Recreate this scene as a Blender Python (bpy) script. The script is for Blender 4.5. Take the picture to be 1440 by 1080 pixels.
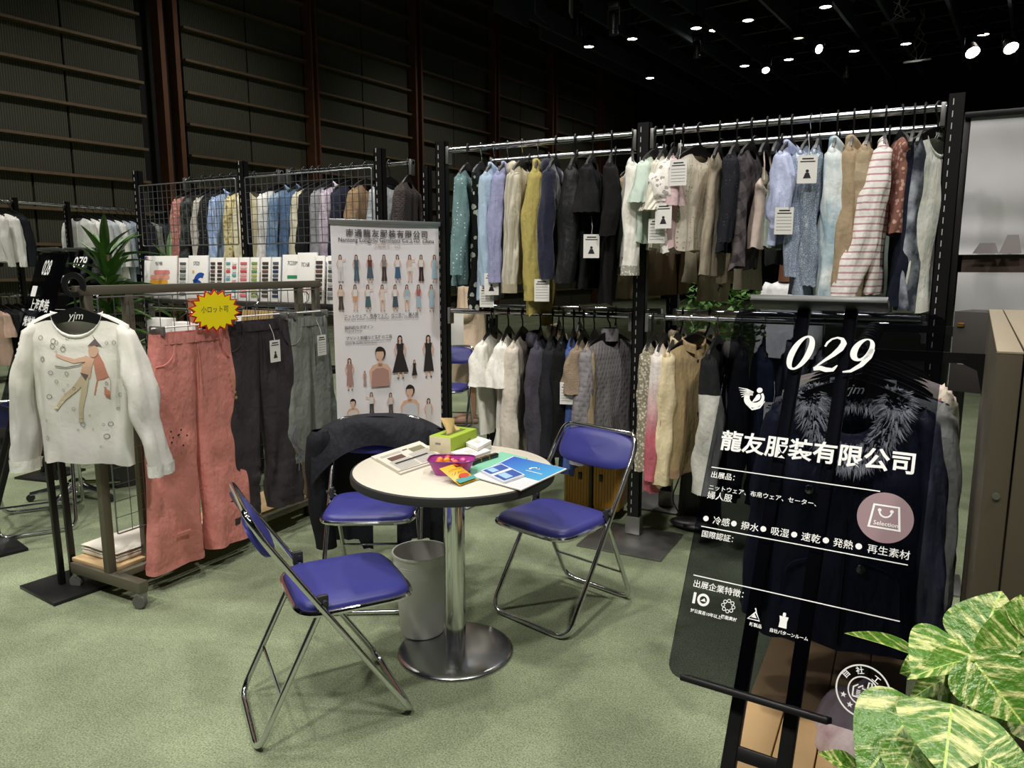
import bpy, bmesh, math, random
from mathutils import Vector, Matrix, Euler, noise
from mathutils.bvhtree import BVHTree

# ------------------------------------------------------------------ camera, world, lights, exposure
scene = bpy.context.scene
col = scene.collection
for o in list(bpy.data.objects):
    bpy.data.objects.remove(o)
R = math.radians
FPX, PITCH, YAW, EYE = 1040.0, R(9.0), R(28.0), 1.5
cam_d = bpy.data.cameras.new('camera'); cam = bpy.data.objects.new('camera', cam_d); col.objects.link(cam)
cam.location = (0, 0, EYE); cam.rotation_euler = (R(90) - PITCH, 0, YAW)
cam_d.sensor_width = 36; cam_d.lens = 36 * FPX / 1440; cam_d.clip_start = 0.05; cam_d.clip_end = 200
scene.camera = cam
world = bpy.data.worlds.new('world'); scene.world = world; world.use_nodes = True
bg = world.node_tree.nodes['Background']; bg.inputs[0].default_value = (0.75, 0.85, 1.0, 1); bg.inputs[1].default_value = 0.03
scene.view_settings.view_transform = 'Standard'; scene.view_settings.look = 'None'
scene.view_settings.exposure = 0.0; scene.view_settings.gamma = 1.0; scene.view_settings.use_curve_mapping = False
# overhead hall spotlights: (x, y, z, aim x, aim y, watts)
SPOTS = [(-0.3, -2.4, 8.6, -1.3, 2.4, 1575), (-4.6, -2.8, 8.6, -2.8, 2.4, 1215), (2.8, 0.2, 8.6, -0.4, 2.8, 1215),
         (-2.2, 1.8, 8.8, -2.2, 2.6, 810), (-6.5, 1.4, 8.6, -5.4, 3.6, 1035), (-0.8, 6.8, 8.6, -1.2, 5.4, 720),
         (-5.0, 7.4, 8.6, -5.2, 6.2, 765), (-9.6, 3.0, 8.6, -9.5, 5.2, 810),
         (-9.0, 4.0, 8.9, -14.6, 5.2, 855), (-8.0, 10.0, 8.9, -13.6, 11.0, 855), (-7.0, 17.0, 8.9, -12.8, 18.0, 630), (-6.0, 25.0, 8.9, -11.8, 25.5, 405)]

# ------------------------------------------------------------------ picture rays -> places in the booth
FW = Vector((-math.sin(YAW) * math.cos(PITCH), math.cos(YAW) * math.cos(PITCH), -math.sin(PITCH)))
RT = Vector((math.cos(YAW), math.sin(YAW), 0)); UP = RT.cross(FW); EYEP = Vector((0, 0, EYE))
def ray(x, y): return FW + RT * ((x - 720) / FPX) - UP * ((y - 540) / FPX)
def onz(x, y, z=0.0): d = ray(x, y); return EYEP + d * ((z - EYE) / d.z)
def ony(x, y, Y): d = ray(x, y); return EYEP + d * (Y / d.y)
def onx(x, y, X): d = ray(x, y); return EYEP + d * (X / d.x)
def atd(x, y, D): d = ray(x, y); return EYEP + d * D

# ------------------------------------------------------------------ materials
def lin(c):
    if isinstance(c, str):
        c = c.lstrip('#'); c = [int(c[i:i + 2], 16) / 255 for i in (0, 2, 4)]
    return tuple((x / 12.92 if x <= 0.04045 else ((x + 0.055) / 1.055) ** 2.4) for x in c[:3]) + (1.0,)
MATS = {}
class NT:
    def __init__(s, name):
        s.m = bpy.data.materials.new(name); s.m.use_nodes = True; s.t = s.m.node_tree
        s.b = s.t.nodes['Principled BSDF']; s.out = s.t.nodes['Material Output']; s._tc = None
    def n(s, ty, **kw):
        nd = s.t.nodes.new(ty)
        for k, v in kw.items(): setattr(nd, k, v)
        return nd
    def l(s, a, b): s.t.links.new(a, b)
    def tc(s, which='Object'):
        if s._tc is None: s._tc = s.n('ShaderNodeTexCoord')
        return s._tc.outputs[which]
    def math(s, op, a, b=0.0, c=0.0):
        nd = s.n('ShaderNodeMath', operation=op)
        for i, v in enumerate((a, b, c)):
            if hasattr(v, 'is_output'): s.l(v, nd.inputs[i])
            else: nd.inputs[i].default_value = v
        return nd.outputs[0]
    def mix(s, f, a, b):
        nd = s.n('ShaderNodeMix', data_type='RGBA')
        for i, v in ((0, f), (6, a), (7, b)):
            if hasattr(v, 'is_output'): s.l(v, nd.inputs[i])
            else: nd.inputs[i].default_value = v
        return nd.outputs[2]
    def noise(s, scale, detail=2.0, vec=None):
        nd = s.n('ShaderNodeTexNoise'); nd.inputs['Scale'].default_value = scale; nd.inputs['Detail'].default_value = detail
        s.l(vec or s.tc(), nd.inputs['Vector']); return nd.outputs[0]
    def vor(s, scale, out='Distance', vec=None, rnd=1.0):
        nd = s.n('ShaderNodeTexVoronoi'); nd.inputs['Scale'].default_value = scale; nd.inputs['Randomness'].default_value = rnd
        s.l(vec or s.tc(), nd.inputs['Vector']); return nd.outputs[out]
    def xyz(s):
        nd = s.n('ShaderNodeSeparateXYZ'); s.l(s.tc(), nd.inputs[0]); return nd.outputs
    def bump(s, h, strength=0.3, dist=0.01):
        nd = s.n('ShaderNodeBump'); nd.inputs['Strength'].default_value = strength; nd.inputs['Distance'].default_value = dist
        s.l(h, nd.inputs['Height']); s.l(nd.outputs[0], s.b.inputs['Normal'])
    def set(s, **kw):
        for k, v in kw.items(): s.b.inputs[k.replace('_', ' ')].default_value = v
def plain(name, c, rough=0.5, metal=0.0, spec=0.5, var=0.0, vs=8.0, bump=0.0, bs=60.0, emit=0.0):
    if name in MATS: return MATS[name]
    N = NT(name); N.set(Roughness=rough, Metallic=metal); N.b.inputs['Specular IOR Level'].default_value = spec
    cc = lin(c)
    if var:
        a = tuple(x * (1 - var) for x in cc[:3]) + (1,); b = tuple(min(1, x * (1 + var)) for x in cc[:3]) + (1,)
        N.l(N.mix(N.noise(vs), a, b), N.b.inputs['Base Color'])
    else: N.b.inputs['Base Color'].default_value = cc
    if bump: N.bump(N.noise(bs, 3), bump, 0.005)
    if emit:
        N.b.inputs['Emission Color'].default_value = cc; N.b.inputs['Emission Strength'].default_value = emit
    MATS[name] = N.m; return N.m
FN = [0]
def fab(c, pat=None, c2='#ffffff', sc=1.0, rough=0.9, sheen=0.0, bump=0.6):
    """woven or knitted cloth; the pattern is dyed or printed on it"""
    key = ('fab', c, pat, c2, sc, rough)
    if key in MATS: return MATS[key]
    FN[0] += 1; N = NT('cloth_%03d' % FN[0]); N.set(Roughness=rough); N.b.inputs['Specular IOR Level'].default_value = 0.25
    if sheen: N.b.inputs['Sheen Weight'].default_value = sheen
    def soft(q): g_ = 0.3 * q[0] + 0.59 * q[1] + 0.11 * q[2]; return tuple(0.76 * x + 0.24 * g_ for x in q[:3]) + (1.0,)
    A = soft(lin(c)); B = soft(lin(c2)); X, Y, Z = N.xyz()
    def sn(v, f, ph=0.0): return N.math('SINE', N.math('MULTIPLY_ADD', v, f, ph))
    f = None; h = N.noise(45, 4)
    if pat == 'dots': f = N.math('LESS_THAN', N.vor(45 * sc, rnd=0.25), 0.16)
    elif pat == 'floral':
        v = N.vor(16 * sc); f = N.math('LESS_THAN', N.math('ADD', v, N.math('MULTIPLY', N.noise(40 * sc), 0.35)), 0.52)
    elif pat == 'splash': f = N.math('SMOOTH_MIN', N.math('MULTIPLY', N.math('SUBTRACT', N.noise(9 * sc, 4), 0.45), 4.0), 1.0, 0.2); f = N.math('MAXIMUM', f, 0.0)
    elif pat == 'hstripe': f = N.math('GREATER_THAN', sn(Z, 210 * sc), 0.72)
    elif pat == 'vstripe': f = N.math('GREATER_THAN', sn(X, 320 * sc), 0.3)
    elif pat == 'plaid':
        p = N.math('GREATER_THAN', sn(N.math('ADD', X, N.math('MULTIPLY', Z, 0.6)), 70 * sc), 0.3); q = N.math('GREATER_THAN', sn(N.math('SUBTRACT', Z, N.math('MULTIPLY', X, 0.6)), 70 * sc), 0.3)
        f = N.math('MULTIPLY', N.math('ADD', p, q), 0.5)
    elif pat == 'rib':
        r = sn(N.math('ADD', X, Y), 420 * sc); f = N.math('MULTIPLY_ADD', r, 0.25, 0.25); h = r
    elif pat == 'sparkle':
        f = N.math('GREATER_THAN', N.noise(330 * sc, 1), 0.56); N.set(Roughness=0.35, Metallic=0.25)
    elif pat == 'grad': f = N.math('MAXIMUM', N.math('MINIMUM', N.math('MULTIPLY_ADD', Z, -3.2 * sc, -0.9), 1.0), 0.0)
    elif pat == 'block': f = N.math('LESS_THAN', Z, -0.36)
    elif pat == 'knit': f = N.math('MULTIPLY', N.vor(160 * sc, rnd=0.3), 0.8); h = N.vor(160 * sc, rnd=0.3)
    elif pat == 'pleat':
        r = sn(N.math('ADD', X, N.math('MULTIPLY', N.noise(6), 0.05)), 260 * sc); f = N.math('MULTIPLY_ADD', r, 0.3, 0.35)
    elif pat == 'lace': f = N.math('GREATER_THAN', N.vor(90 * sc), 0.42)
    elif pat == 'diamond':
        p = sn(N.math('ADD', N.math('MULTIPLY', X, 2.0), Z), 60 * sc); q = sn(N.math('SUBTRACT', N.math('MULTIPLY', X, 2.0), Z), 60 * sc)
        h = N.math('MAXIMUM', N.math('ABSOLUTE', p), N.math('ABSOLUTE', q)); f = N.math('MULTIPLY', h, 0.25)
    base = N.mix(f, A, B) if f is not None else A
    wear = N.math('MULTIPLY_ADD', N.noise(7, 3), 0.26, 0.87)
    nd = N.n('ShaderNodeMix', data_type='RGBA', blend_type='MULTIPLY'); nd.inputs[0].default_value = 1.0
    if hasattr(base, 'is_output'): N.l(base, nd.inputs[6])
    else: nd.inputs[6].default_value = base
    N.l(wear, nd.inputs[7]); N.l(nd.outputs[2], N.b.inputs['Base Color'])
    mp = N.n('ShaderNodeMapping'); mp.inputs['Scale'].default_value = (1.0, 1.0, 0.35); N.l(N.tc(), mp.inputs[0])
    N.bump(N.math('ADD', N.math('MULTIPLY', h, 0.35), N.math('MULTIPLY', N.noise(15, 3, mp.outputs[0]), 2.2)), bump, 0.014); MATS[key] = N.m; return N.m

# ------------------------------------------------------------------ mesh helpers
class MB:
    def __init__(s): s.v = []; s.f = []; s.mi = []
    def add(s, vs, fs, mi=0):
        k = len(s.v); s.v += [tuple(p) for p in vs]; s.f += [tuple(i + k for i in f) for f in fs]; s.mi += [mi] * len(fs); return s
    def box(s, c, d, M=None, mi=0):
        x, y, z = (q / 2 for q in d); c = Vector(c)
        vs = [Vector((sx * x, sy * y, sz * z)) for sx in (-1, 1) for sy in (-1, 1) for sz in (-1, 1)]
        vs = [(M @ p if M else p) + c for p in vs]
        return s.add(vs, [(0, 1, 3, 2), (4, 6, 7, 5), (0, 4, 5, 1), (2, 3, 7, 6), (0, 2, 6, 4), (1, 5, 7, 3)], mi)
    def rbox(s, c, d, r=0.004, seg=2, M=None, mi=0):
        bm = bmesh.new(); bmesh.ops.create_cube(bm, size=1.0)
        for v in bm.verts: v.co = Vector((v.co.x * d[0], v.co.y * d[1], v.co.z * d[2]))
        bmesh.ops.bevel(bm, geom=list(bm.edges), offset=min(r, min(d) * 0.45), segments=seg, affect='EDGES', profile=0.5)
        bm.verts.index_update(); c = Vector(c)
        s.add([(M @ v.co if M else v.co) + c for v in bm.verts], [[v.index for v in f.verts] for f in bm.faces], mi); bm.free(); return s
    def grid(s, fn, nu, nv, cu=False, cv=False, mi=0):
        U = nu if cu else nu + 1; V = nv if cv else nv + 1
        vs = [fn(i / nu, j / nv) for j in range(V) for i in range(U)]
        fs = [(j * U + i, j * U + (i + 1) % U, ((j + 1) % V) * U + (i + 1) % U, ((j + 1) % V) * U + i) for j in range(nv) for i in range(nu)]
        return s.add(vs, fs, mi)
    def tube(s, pts, r, n=8, closed=False, cap=True, mi=0):
        P = [Vector(p) for p in pts]; m = len(P); rr = r if isinstance(r, (list, tuple)) else [r] * m
        nrm = None; vs = []
        for i in range(m):
            a = P[(i - 1) % m] if (closed or i > 0) else P[i]; b = P[(i + 1) % m] if (closed or i < m - 1) else P[i]
            t = (b - a).normalized()
            if nrm is None: nrm = t.orthogonal().normalized()
            nrm = (nrm - t * nrm.dot(t)); nrm = nrm.normalized() if nrm.length > 1e-6 else t.orthogonal().normalized()
            bn = t.cross(nrm)
            vs += [P[i] + (nrm * math.cos(2 * math.pi * k / n) + bn * math.sin(2 * math.pi * k / n)) * rr[i] for k in range(n)]
        fs = [(i * n + k, i * n + (k + 1) % n, ((i + 1) % m) * n + (k + 1) % n, ((i + 1) % m) * n + k) for i in range(m if closed else m - 1) for k in range(n)]
        if cap and not closed: fs += [tuple(range(n))[::-1], tuple((m - 1) * n + k for k in range(n))]
        return s.add(vs, fs, mi)
    def lathe(s, prof, n=32, c=(0, 0, 0), mi=0, cap=True):
        c = Vector(c); m = len(prof)
        vs = [c + Vector((r * math.cos(2 * math.pi * k / n), r * math.sin(2 * math.pi * k / n), z)) for r, z in prof for k in range(n)]
        fs = [(j * n + k, j * n + (k + 1) % n, (j + 1) * n + (k + 1) % n, (j + 1) * n + k) for j in range(m - 1) for k in range(n)]
        if cap and prof[0][0] > 1e-5: fs.append(tuple(range(n))[::-1])
        if cap and prof[-1][0] > 1e-5: fs.append(tuple((m - 1) * n + k for k in range(n)))
        return s.add(vs, fs, mi)
    def prism(s, outline, y0, y1, mi=0):          # outline in x-z, extruded along y
        n = len(outline); vs = [(x, y0, z) for x, z in outline] + [(x, y1, z) for x, z in outline]
        return s.add(vs, [tuple(range(n)), tuple(range(n, 2 * n))[::-1]] + [(i, n + i, n + (i + 1) % n, (i + 1) % n) for i in range(n)], mi)
    def slab(s, outline, z0, z1, mi=0):           # outline in x-y, extruded along z
        n = len(outline); vs = [(x, y, z0) for x, y in outline] + [(x, y, z1) for x, y in outline]
        return s.add(vs, [tuple(range(n))[::-1], tuple(range(n, 2 * n))] + [(i, (i + 1) % n, n + (i + 1) % n, n + i) for i in range(n)], mi)
    def flat(s, outline, y=0.0, mi=0):            # one printed shape in x-z, facing -y
        return s.add([(x, y, z) for x, z in outline], [tuple(range(len(outline)))], mi)
    def data(s, name, mats, smooth=True, angle=40):
        me = bpy.data.meshes.new(name); me.from_pydata(s.v, [], s.f); me.validate()
        bm = bmesh.new(); bm.from_mesh(me); bmesh.ops.recalc_face_normals(bm, faces=bm.faces)
        lim = R(angle)
        for e in bm.edges:
            if len(e.link_faces) == 2 and e.calc_face_angle(0) > lim: e.smooth = False
        for f in bm.faces: f.smooth = smooth
        bm.to_mesh(me); bm.free()
        for m in (mats if isinstance(mats, (list, tuple)) else [mats]): me.materials.append(m)
        if len(s.mi) == len(me.polygons): me.polygons.foreach_set('material_index', s.mi)
        return me
    def build(s, name, mats, parent=None, smooth=True, angle=40, loc=None, rot=None):
        return place(s.data(name, mats, smooth, angle), name, parent, loc, rot)
def place(me, name, parent=None, loc=None, rot=None):
    o = bpy.data.objects.new(name, me); col.objects.link(o)
    if parent: o.parent = parent
    if loc is not None: o.location = loc
    if rot is not None: o.rotation_euler = rot
    return o
def tag(o, label, cat, group=None, kind=None):
    if label: o['label'] = label
    if cat: o['category'] = cat
    if group: o['group'] = group
    if kind: o['kind'] = kind
    return o
def thing(name, label, cat, loc=(0, 0, 0), rz=0.0, group=None):
    o = bpy.data.objects.new(name, None); col.objects.link(o); o.empty_display_size = 0.1
    o.location = loc; o.rotation_euler = (0, 0, rz); return tag(o, label, cat, group)
def struct(o): o['kind'] = 'structure'; return o
def stuff(o): o['kind'] = 'stuff'; return o
def fillet(pts, r, seg=4, closed=False):
    P = [Vector(p) for p in pts]; out = []; n = len(P)
    for i in range(n):
        if not closed and i in (0, n - 1): out.append(P[i]); continue
        a, b, c = P[(i - 1) % n], P[i], P[(i + 1) % n]; u = (a - b); v = (c - b)
        q = min(r, u.length * 0.48, v.length * 0.48); p0 = b + u.normalized() * q; p1 = b + v.normalized() * q
        for k in range(seg + 1):
            t = k / seg; out.append(p0 * (1 - t) ** 2 + b * 2 * t * (1 - t) + p1 * t * t)
    return out
def rrect(w, h, r, seg=5, cx=0, cz=0):
    out = []
    for sx, sz, a0 in ((1, 1, 0), (-1, 1, 90), (-1, -1, 180), (1, -1, 270)):
        for k in range(seg + 1):
            a = R(a0 + 90 * k / seg); out.append((cx + sx * (w / 2 - r) + r * math.cos(a), cz + sz * (h / 2 - r) + r * math.sin(a)))
    return out
def circ(cx, cz, r, n=24, a0=0, a1=360, ry=None):
    return [(cx + r * math.cos(R(a0 + (a1 - a0) * k / n)), cz + (ry or r) * math.sin(R(a0 + (a1 - a0) * k / n))) for k in range(n if abs(a1 - a0) == 360 else n + 1)]
def ring2(cx, cz, r0, r1, n=40, a0=0, a1=360):
    A = circ(cx, cz, r1, n, a0, a1); B = circ(cx, cz, r0, n, a0, a1); return A, B
def band(mb, A, B, y=0.0, closed=False, mi=0):
    n = len(A); vs = [(x, y, z) for x, z in A] + [(x, y, z) for x, z in B]; m = n if closed else n - 1
    mb.add(vs, [(i, (i + 1) % n, n + (i + 1) % n, n + i) for i in range(m)], mi)
def stroke(mb, pts, w, y=0.0, mi=0):              # printed line of width w
    P = [Vector((p[0], p[1])) for p in pts]; A = []; B = []
    ww = w if isinstance(w, (list, tuple)) else [w] * len(P)
    for i in range(len(P)):
        t = (P[min(i + 1, len(P) - 1)] - P[max(i - 1, 0)]).normalized(); nn = Vector((-t.y, t.x)) * (ww[i] / 2)
        A.append(tuple(P[i] + nn)); B.append(tuple(P[i] - nn))
    band(mb, A, B, y, False, mi)
TXT = {}
def text_mesh(body, size=1.0, bold=0.0, shear=0.0, align='LEFT', spacing=1.0, sx=1.0):
    key = (body, size, bold, shear, align, spacing, sx)
    if key not in TXT:
        c = bpy.data.curves.new('lettering', 'FONT'); c.body = body; c.size = size; c.offset = bold * size; c.shear = shear
        c.align_x = align; c.space_character = spacing; c.resolution_u = 2
        o = bpy.data.objects.new('lettering', c); me = bpy.data.meshes.new_from_object(o)
        bpy.data.objects.remove(o); bpy.data.curves.remove(c)
        me.materials.clear()
        for v in me.vertices: v.co = Vector((v.co.x * sx, 0, v.co.y))
        TXT[key] = me
    return TXT[key]
def text(body, x, z, size, mat, parent, y=-0.001, name='lettering', rot=0.0, **kw):
    me = text_mesh(body, size, **kw).copy(); me.materials.append(mat)
    return place(me, name, parent, (x, y, z), (0, -rot, 0))
# ------------------------------------------------------------------ the hall
HX = Vector((0.123, 0.992, 0)).normalized(); HN = Vector((HX.y, -HX.x, 0)); HA = math.atan2(HX.y, HX.x)
W0 = Vector((-14.04, 7.26, 0))
def wall_s(x, y=300):                       # picture ray -> (distance along the side wall, height)
    d = ray(x, y); t = (W0 - EYEP).dot(HN) / d.dot(HN); p = EYEP + d * t; return (p - W0).dot(HX), p.z

N = NT('carpet'); N.set(Roughness=1.0); N.b.inputs['Specular IOR Level'].default_value = 0.1
fine = N.math('MINIMUM', N.math('MAXIMUM', N.math('MULTIPLY_ADD', N.noise(170, 2), 3.2, -1.1), 0.0), 1.0); mid = N.noise(30, 4); big = N.noise(2.3, 5)
c = N.mix(fine, lin('#4f5a45'), lin('#a3ac8e'))
c2 = N.mix(N.math('MULTIPLY_ADD', mid, 1.6, -0.45), lin('#6f7a60'), lin('#8d967a'))
c3 = N.mix(0.5, c, c2); nd = N.n('ShaderNodeMix', data_type='RGBA', blend_type='MULTIPLY'); nd.inputs[0].default_value = 1.0
N.l(c3, nd.inputs[6]); N.l(N.math('MULTIPLY_ADD', big, 1.25, 0.55), nd.inputs[7]); N.l(nd.outputs[2], N.b.inputs['Base Color'])
N.bump(N.noise(300, 3), 0.7, 0.006)
fl = MB().box((-2, 14, -0.05), (60, 70, 0.1)).build('floor', N.m); struct(fl); tag(fl, 'olive green short pile hall carpet', None)

N = NT('wall_panel'); N.set(Roughness=0.75); X, Y, Z = N.xyz()
rib = N.math('SINE', N.math('MULTIPLY', X, 150.0))
cc = N.mix(N.math('MULTIPLY_ADD', rib, 0.5, 0.5), lin('#33342a'), lin('#5a5b4c')); N.l(N.mix(N.math('MULTIPLY', N.noise(0.7, 4), 0.6), cc, lin('#3c3c30')), N.b.inputs['Base Color']); N.bump(rib, 0.5, 0.008)
WALLP = N.m
RUST = plain('rust_steel', '#6a4632', 0.6, 0.3, var=0.3, vs=3); DARK = plain('hall_black', '#0b0c0d', 0.8); RAILB = plain('wall_rail', '#6b5a44', 0.6, 0.2, var=0.2)
zr = [wall_s(0, y)[1] for y in (342, 288, 234, 182, 130, 76, 22)]; dz = (zr[-1] - zr[0]) / 6
zlev = [zr[0] + dz * k for k in range(-3, 13)]
wl = thing('wall_left', 'dark olive corrugated panel side wall of the hall', None, W0, HA); del wl['label']; struct(wl)
wl['label'] = 'dark olive corrugated panel side wall of the hall'
S = wall_s
bay = [S(-330)[0], S(213)[0], S(272)[0], S(437)[0], S(446)[0], S(579)[0], S(589)[0], S(688)[0], S(695)[0], S(768)[0], S(775)[0], S(835)[0], S(841)[0], S(890)[0]]
MB().box((20, 0.45, 6), (70, 0.1, 12.5)).build('wall_backing', DARK, wl)
for b in range(0, len(bay) - 1, 2):
    x0, x1 = bay[b], bay[b + 1]; k = 4 if b == 0 else 2
    w = (x1 - x0) / k
    pm = MB().box((0, 0, 0), (w - 0.04, 0.08, dz - 0.03)).data('panel', WALLP)
    lo = MB().box((0, 0, 0), (w / 2 - 0.04, 0.08, dz - 0.03)).data('panel', WALLP)
    for j in range(len(zlev) - 1):
        zc = (zlev[j] + zlev[j + 1]) / 2
        if j < 5 and b < 4:
            for i in range(k * 2): place(lo, 'panel', wl, (x0 + w / 2 * (i + 0.5), 0.1, zc))
        else:
            for i in range(k): place(pm, 'panel', wl, (x0 + w * (i + 0.5), 0.1, zc))
    rm = MB().box((0, 0, 0), (x1 - x0, 0.17, 0.05)).data('rail', RAILB)
    for z in zlev: place(rm, 'rail', wl, ((x0 + x1) / 2, 0.0, z))
    if b + 2 < len(bay):
        a, c_ = bay[b + 1], bay[b + 2]
        if b == 0:
            for q in (0.40, 0.74): MB().box((a + (c_ - a) * q, -0.05, 6), (0.10, 0.3, 12.4)).build('column', RUST, wl)
        else:
            for q in (0.12, 0.88): MB().box((a + (c_ - a) * q, -0.1, 6), ((c_ - a) * .24, 0.3, 12.4)).build('column', RUST, wl)
e = W0 + HX * (bay[-1] + 3)
wb = MB().box((0, 0, 6), (90, 0.3, 12.5)).build('wall_back', DARK, None, loc=(e.x + HN.x * 30, e.y + HN.y * 30, 0), rot=(0, 0, math.atan2(HN.y, HN.x))); struct(wb)
for k in range(10):
    MB().box((-40 + k * 6.5, -0.3, 6), (0.35, 0.3, 12.4)).build('column', plain('back_column', '#141516', 0.7), wb)
CZ = 9.6
ce = MB().box((8, 20, CZ + 0.1), (70, 90, 0.2)).build('ceiling', DARK); struct(ce)
BAF = plain('baffle', '#5a6470', 0.7, var=0.15); TRS = plain('truss_steel', '#7b838c', 0.5, 0.5)
for (x, y) in ((690, 0), (752, 50), (810, 12), (880, 0), (956, 5), (1070, 0), (1168, 0), (1234, 0), (1332, 0), (1420, 0), (1520, 0)):
    p = onz(x, y, 8.7); q = p.dot(HN); m0 = p.dot(HX)
    st = m0 + (0.3 if x < 900 else -6); c0 = HN * q + HX * (st + 15)
    MB().box((0, 0, 0), (30, 0.09, 0.55)).build('beam', BAF, ce, loc=(c0.x, c0.y, 8.95), rot=(0, 0, HA))
random.seed(3)
for k in range(9):                         # light lattice girders across the baffles
    m = 16 + k * 3.2; mb = MB(); q0, q1 = -12, 22
    for z in (9.05, 9.5): mb.tube([HN * q0 + HX * m + Vector((0, 0, z)), HN * q1 + HX * m + Vector((0, 0, z))], 0.022, 5)
    n = 40
    for i in range(n):
        a = HN * (q0 + (q1 - q0) * i / n) + HX * m; b_ = HN * (q0 + (q1 - q0) * (i + 1) / n) + HX * m
        mb.tube([a + Vector((0, 0, 9.05 if i % 2 else 9.5)), b_ + Vector((0, 0, 9.5 if i % 2 else 9.05))], 0.014, 4)
    stuff(mb.build('lattice_girder', TRS, ce))

# ---- lamps
LENS = plain('lamp_glow', '#fff4e2', 0.4, emit=22.0); LENS2 = plain('lamp_glow_strong', '#fff8ee', 0.4, emit=45.0); DIM = plain('lamp_dim', '#fff0dc', 0.4, emit=2.0)
HOUS = plain('lamp_housing', '#16181a', 0.45, 0.4); SILV = plain('lamp_silver', '#8d9296', 0.35, 0.8)
def lamp(p, label, r=0.17, tilt=(0, 0), lens=LENS, group='ceiling spotlights', housing=HOUS, drop=True, L=0.34):
    t = thing('ceiling_spotlight', label, 'spotlight', p, 0, group)
    M = Euler((tilt[0], 0, tilt[1])).to_matrix()
    mb = MB(); mb.lathe([(r * 0.55, L), (r * 0.9, L * 0.8), (r, 0.02), (r * 1.08, 0.0), (r * 1.0, -0.01), (r * 0.94, 0.0), (r * 0.9, 0.03)], 20)
    mb.v = [tuple(M @ Vector(v)) for v in mb.v]; mb.build('lamp_housing', housing, t)
    mb = MB(); mb.lathe([(0.0001, 0.012), (r * 0.6, 0.008), (r * 0.92, 0.012)], 20); mb.v = [tuple(M @ Vector(v)) for v in mb.v]; mb.build('lens', lens, t)
    if drop:
        top = CZ - p[2]
        MB().tube([(-r * 1.2, 0, 0.1), (-r * 1.2, 0, L + 0.15), (r * 1.2, 0, L + 0.15), (r * 1.2, 0, 0.1)], 0.02, 6).build('yoke', HOUS, t)
        MB().tube([(0, 0, L + 0.15), (0, 0, top)], 0.02, 6).build('drop_rod', HOUS, t)
    return t
HANG = None
names = ['first', 'second', 'third', 'fourth', 'fifth', 'sixth', 'seventh', 'eighth', 'ninth', 'tenth', 'eleventh', 'twelfth', 'thirteenth', 'fourteenth']
DL = [(828, 66), (889, 55), (914, 110), (979, 40), (1047, 93), (1052, 29), (1109, 84), (1161, 10), (1201, 72), (1274, 62), (1383, 49)]
for i, (x, y) in enumerate(DL):
    lamp(onz(x, y, 8.3), 'small round ceiling downlight shining white, %s from the left' % names[i], 0.16)
lamp(onz(1123, 54, 8.3), 'faint half lit downlight between brighter ceiling lamps', 0.15, lens=DIM)
for (x, y, l) in ((1077, 99, 'bright glaring spotlight low over the middle of the far hall'), (1368, 74, 'large glaring round spotlight at far right, left one of the pair'), (1422, 68, 'large glaring round spotlight at far right, right one of the pair')):
    lamp(onz(x, y, 7.8), l, 0.2 if x > 1200 else 0.12, (-0.75, 0.4), LENS2)
lamp(onz(1152, 69, 8.2), 'tilted can spotlight seen from its side with bright rim', 0.14, (-1.2, 0.8), LENS, L=0.6)
# moving heads and panels hanging near the front of the rig
for i, (x, y, l) in enumerate(((863, 36, 'silver moving head stage light hanging from the dark rig'), (812, 38, 'dim black moving head stage light left of the silver one'), (980, 72, 'small black stage light hanging below the baffles'), (1190, 100, 'small round black stage light low over the far hall'))):
    p = onz(x, y, 8.0); t = thing('stage_light', l, 'stage light', p, 0.5 * i)
    m = SILV if i == 0 else HOUS
    MB().lathe([(0.02, 0.30), (0.09, 0.29), (0.11, 0.2), (0.11, -0.12), (0.13, -0.14), (0.13, -0.24), (0.10, -0.25)], 16).build('head', m, t)
    MB().tube([(-0.16, 0, 0.0), (-0.16, 0, 0.42), (0.16, 0, 0.42), (0.16, 0, 0.0)], 0.022, 6).build('yoke', m, t)
    MB().rbox((0, 0, 0.52), (0.3, 0.2, 0.16), 0.03).build('base_box', m, t)
    MB().tube([(0, 0, 0.6), (0, 0, CZ - p.z - .01)], 0.02, 6).build('clamp', HOUS, t)
for i, (x, y, w) in enumerate(((720, 14, 1.6), (760, 12, 0.8), (803, 8, 0.5), (775, 30, 0.5))):
    p = onz(x, y, 8.4); t = thing('hanging_panel', ['wide grey acoustic panel at the edge of the rig', 'narrow grey panel hanging second from the rig edge', 'small pale grey panel turned toward the hall', 'small dark grey panel hanging below the others'][i], 'panel', p, HA + 0.2 * i)
    MB().box((0, 0, 0), (w, 0.05, 0.5)).build('board', plain('panel_grey%d' % i, ['#4a5158', '#4a5156', '#9aa09c', '#30363c'][i], 0.6), t)
    MB().tube([(0, 0, 0.25), (0, 0, CZ - p.z - .01)], 0.012, 5).build('hanging_wire', HOUS, t)
for i, (x, y) in enumerate(((1263, 30), (1290, 86))):
    p = onz(x, y, 8.0); t = thing('cable_bundle', 'loose bundle of white cables dangling from the %s rig bar' % ('nearer' if i == 0 else 'farther'), 'cable', p, HA)
    MB().box((0, 0, 0), (0.1, 0.8, 0.06)).build('rig_bar', SILV, t)
    for k in range(3 if i else 5):
        random.seed(k + 9 * i); pts = [(0.05 * k, random.uniform(-.3, .3), 0.02)]
        for j in range(1, 7): pts.append((0.05 * k + random.uniform(-.12, .12), random.uniform(-.3, .3) * (1 - j / 8), j * (CZ - p.z - .03) / 6))
        MB().tube(pts, 0.012, 5).build('cable', plain('cable_white', '#c9c9c4', 0.5), t)
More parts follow.
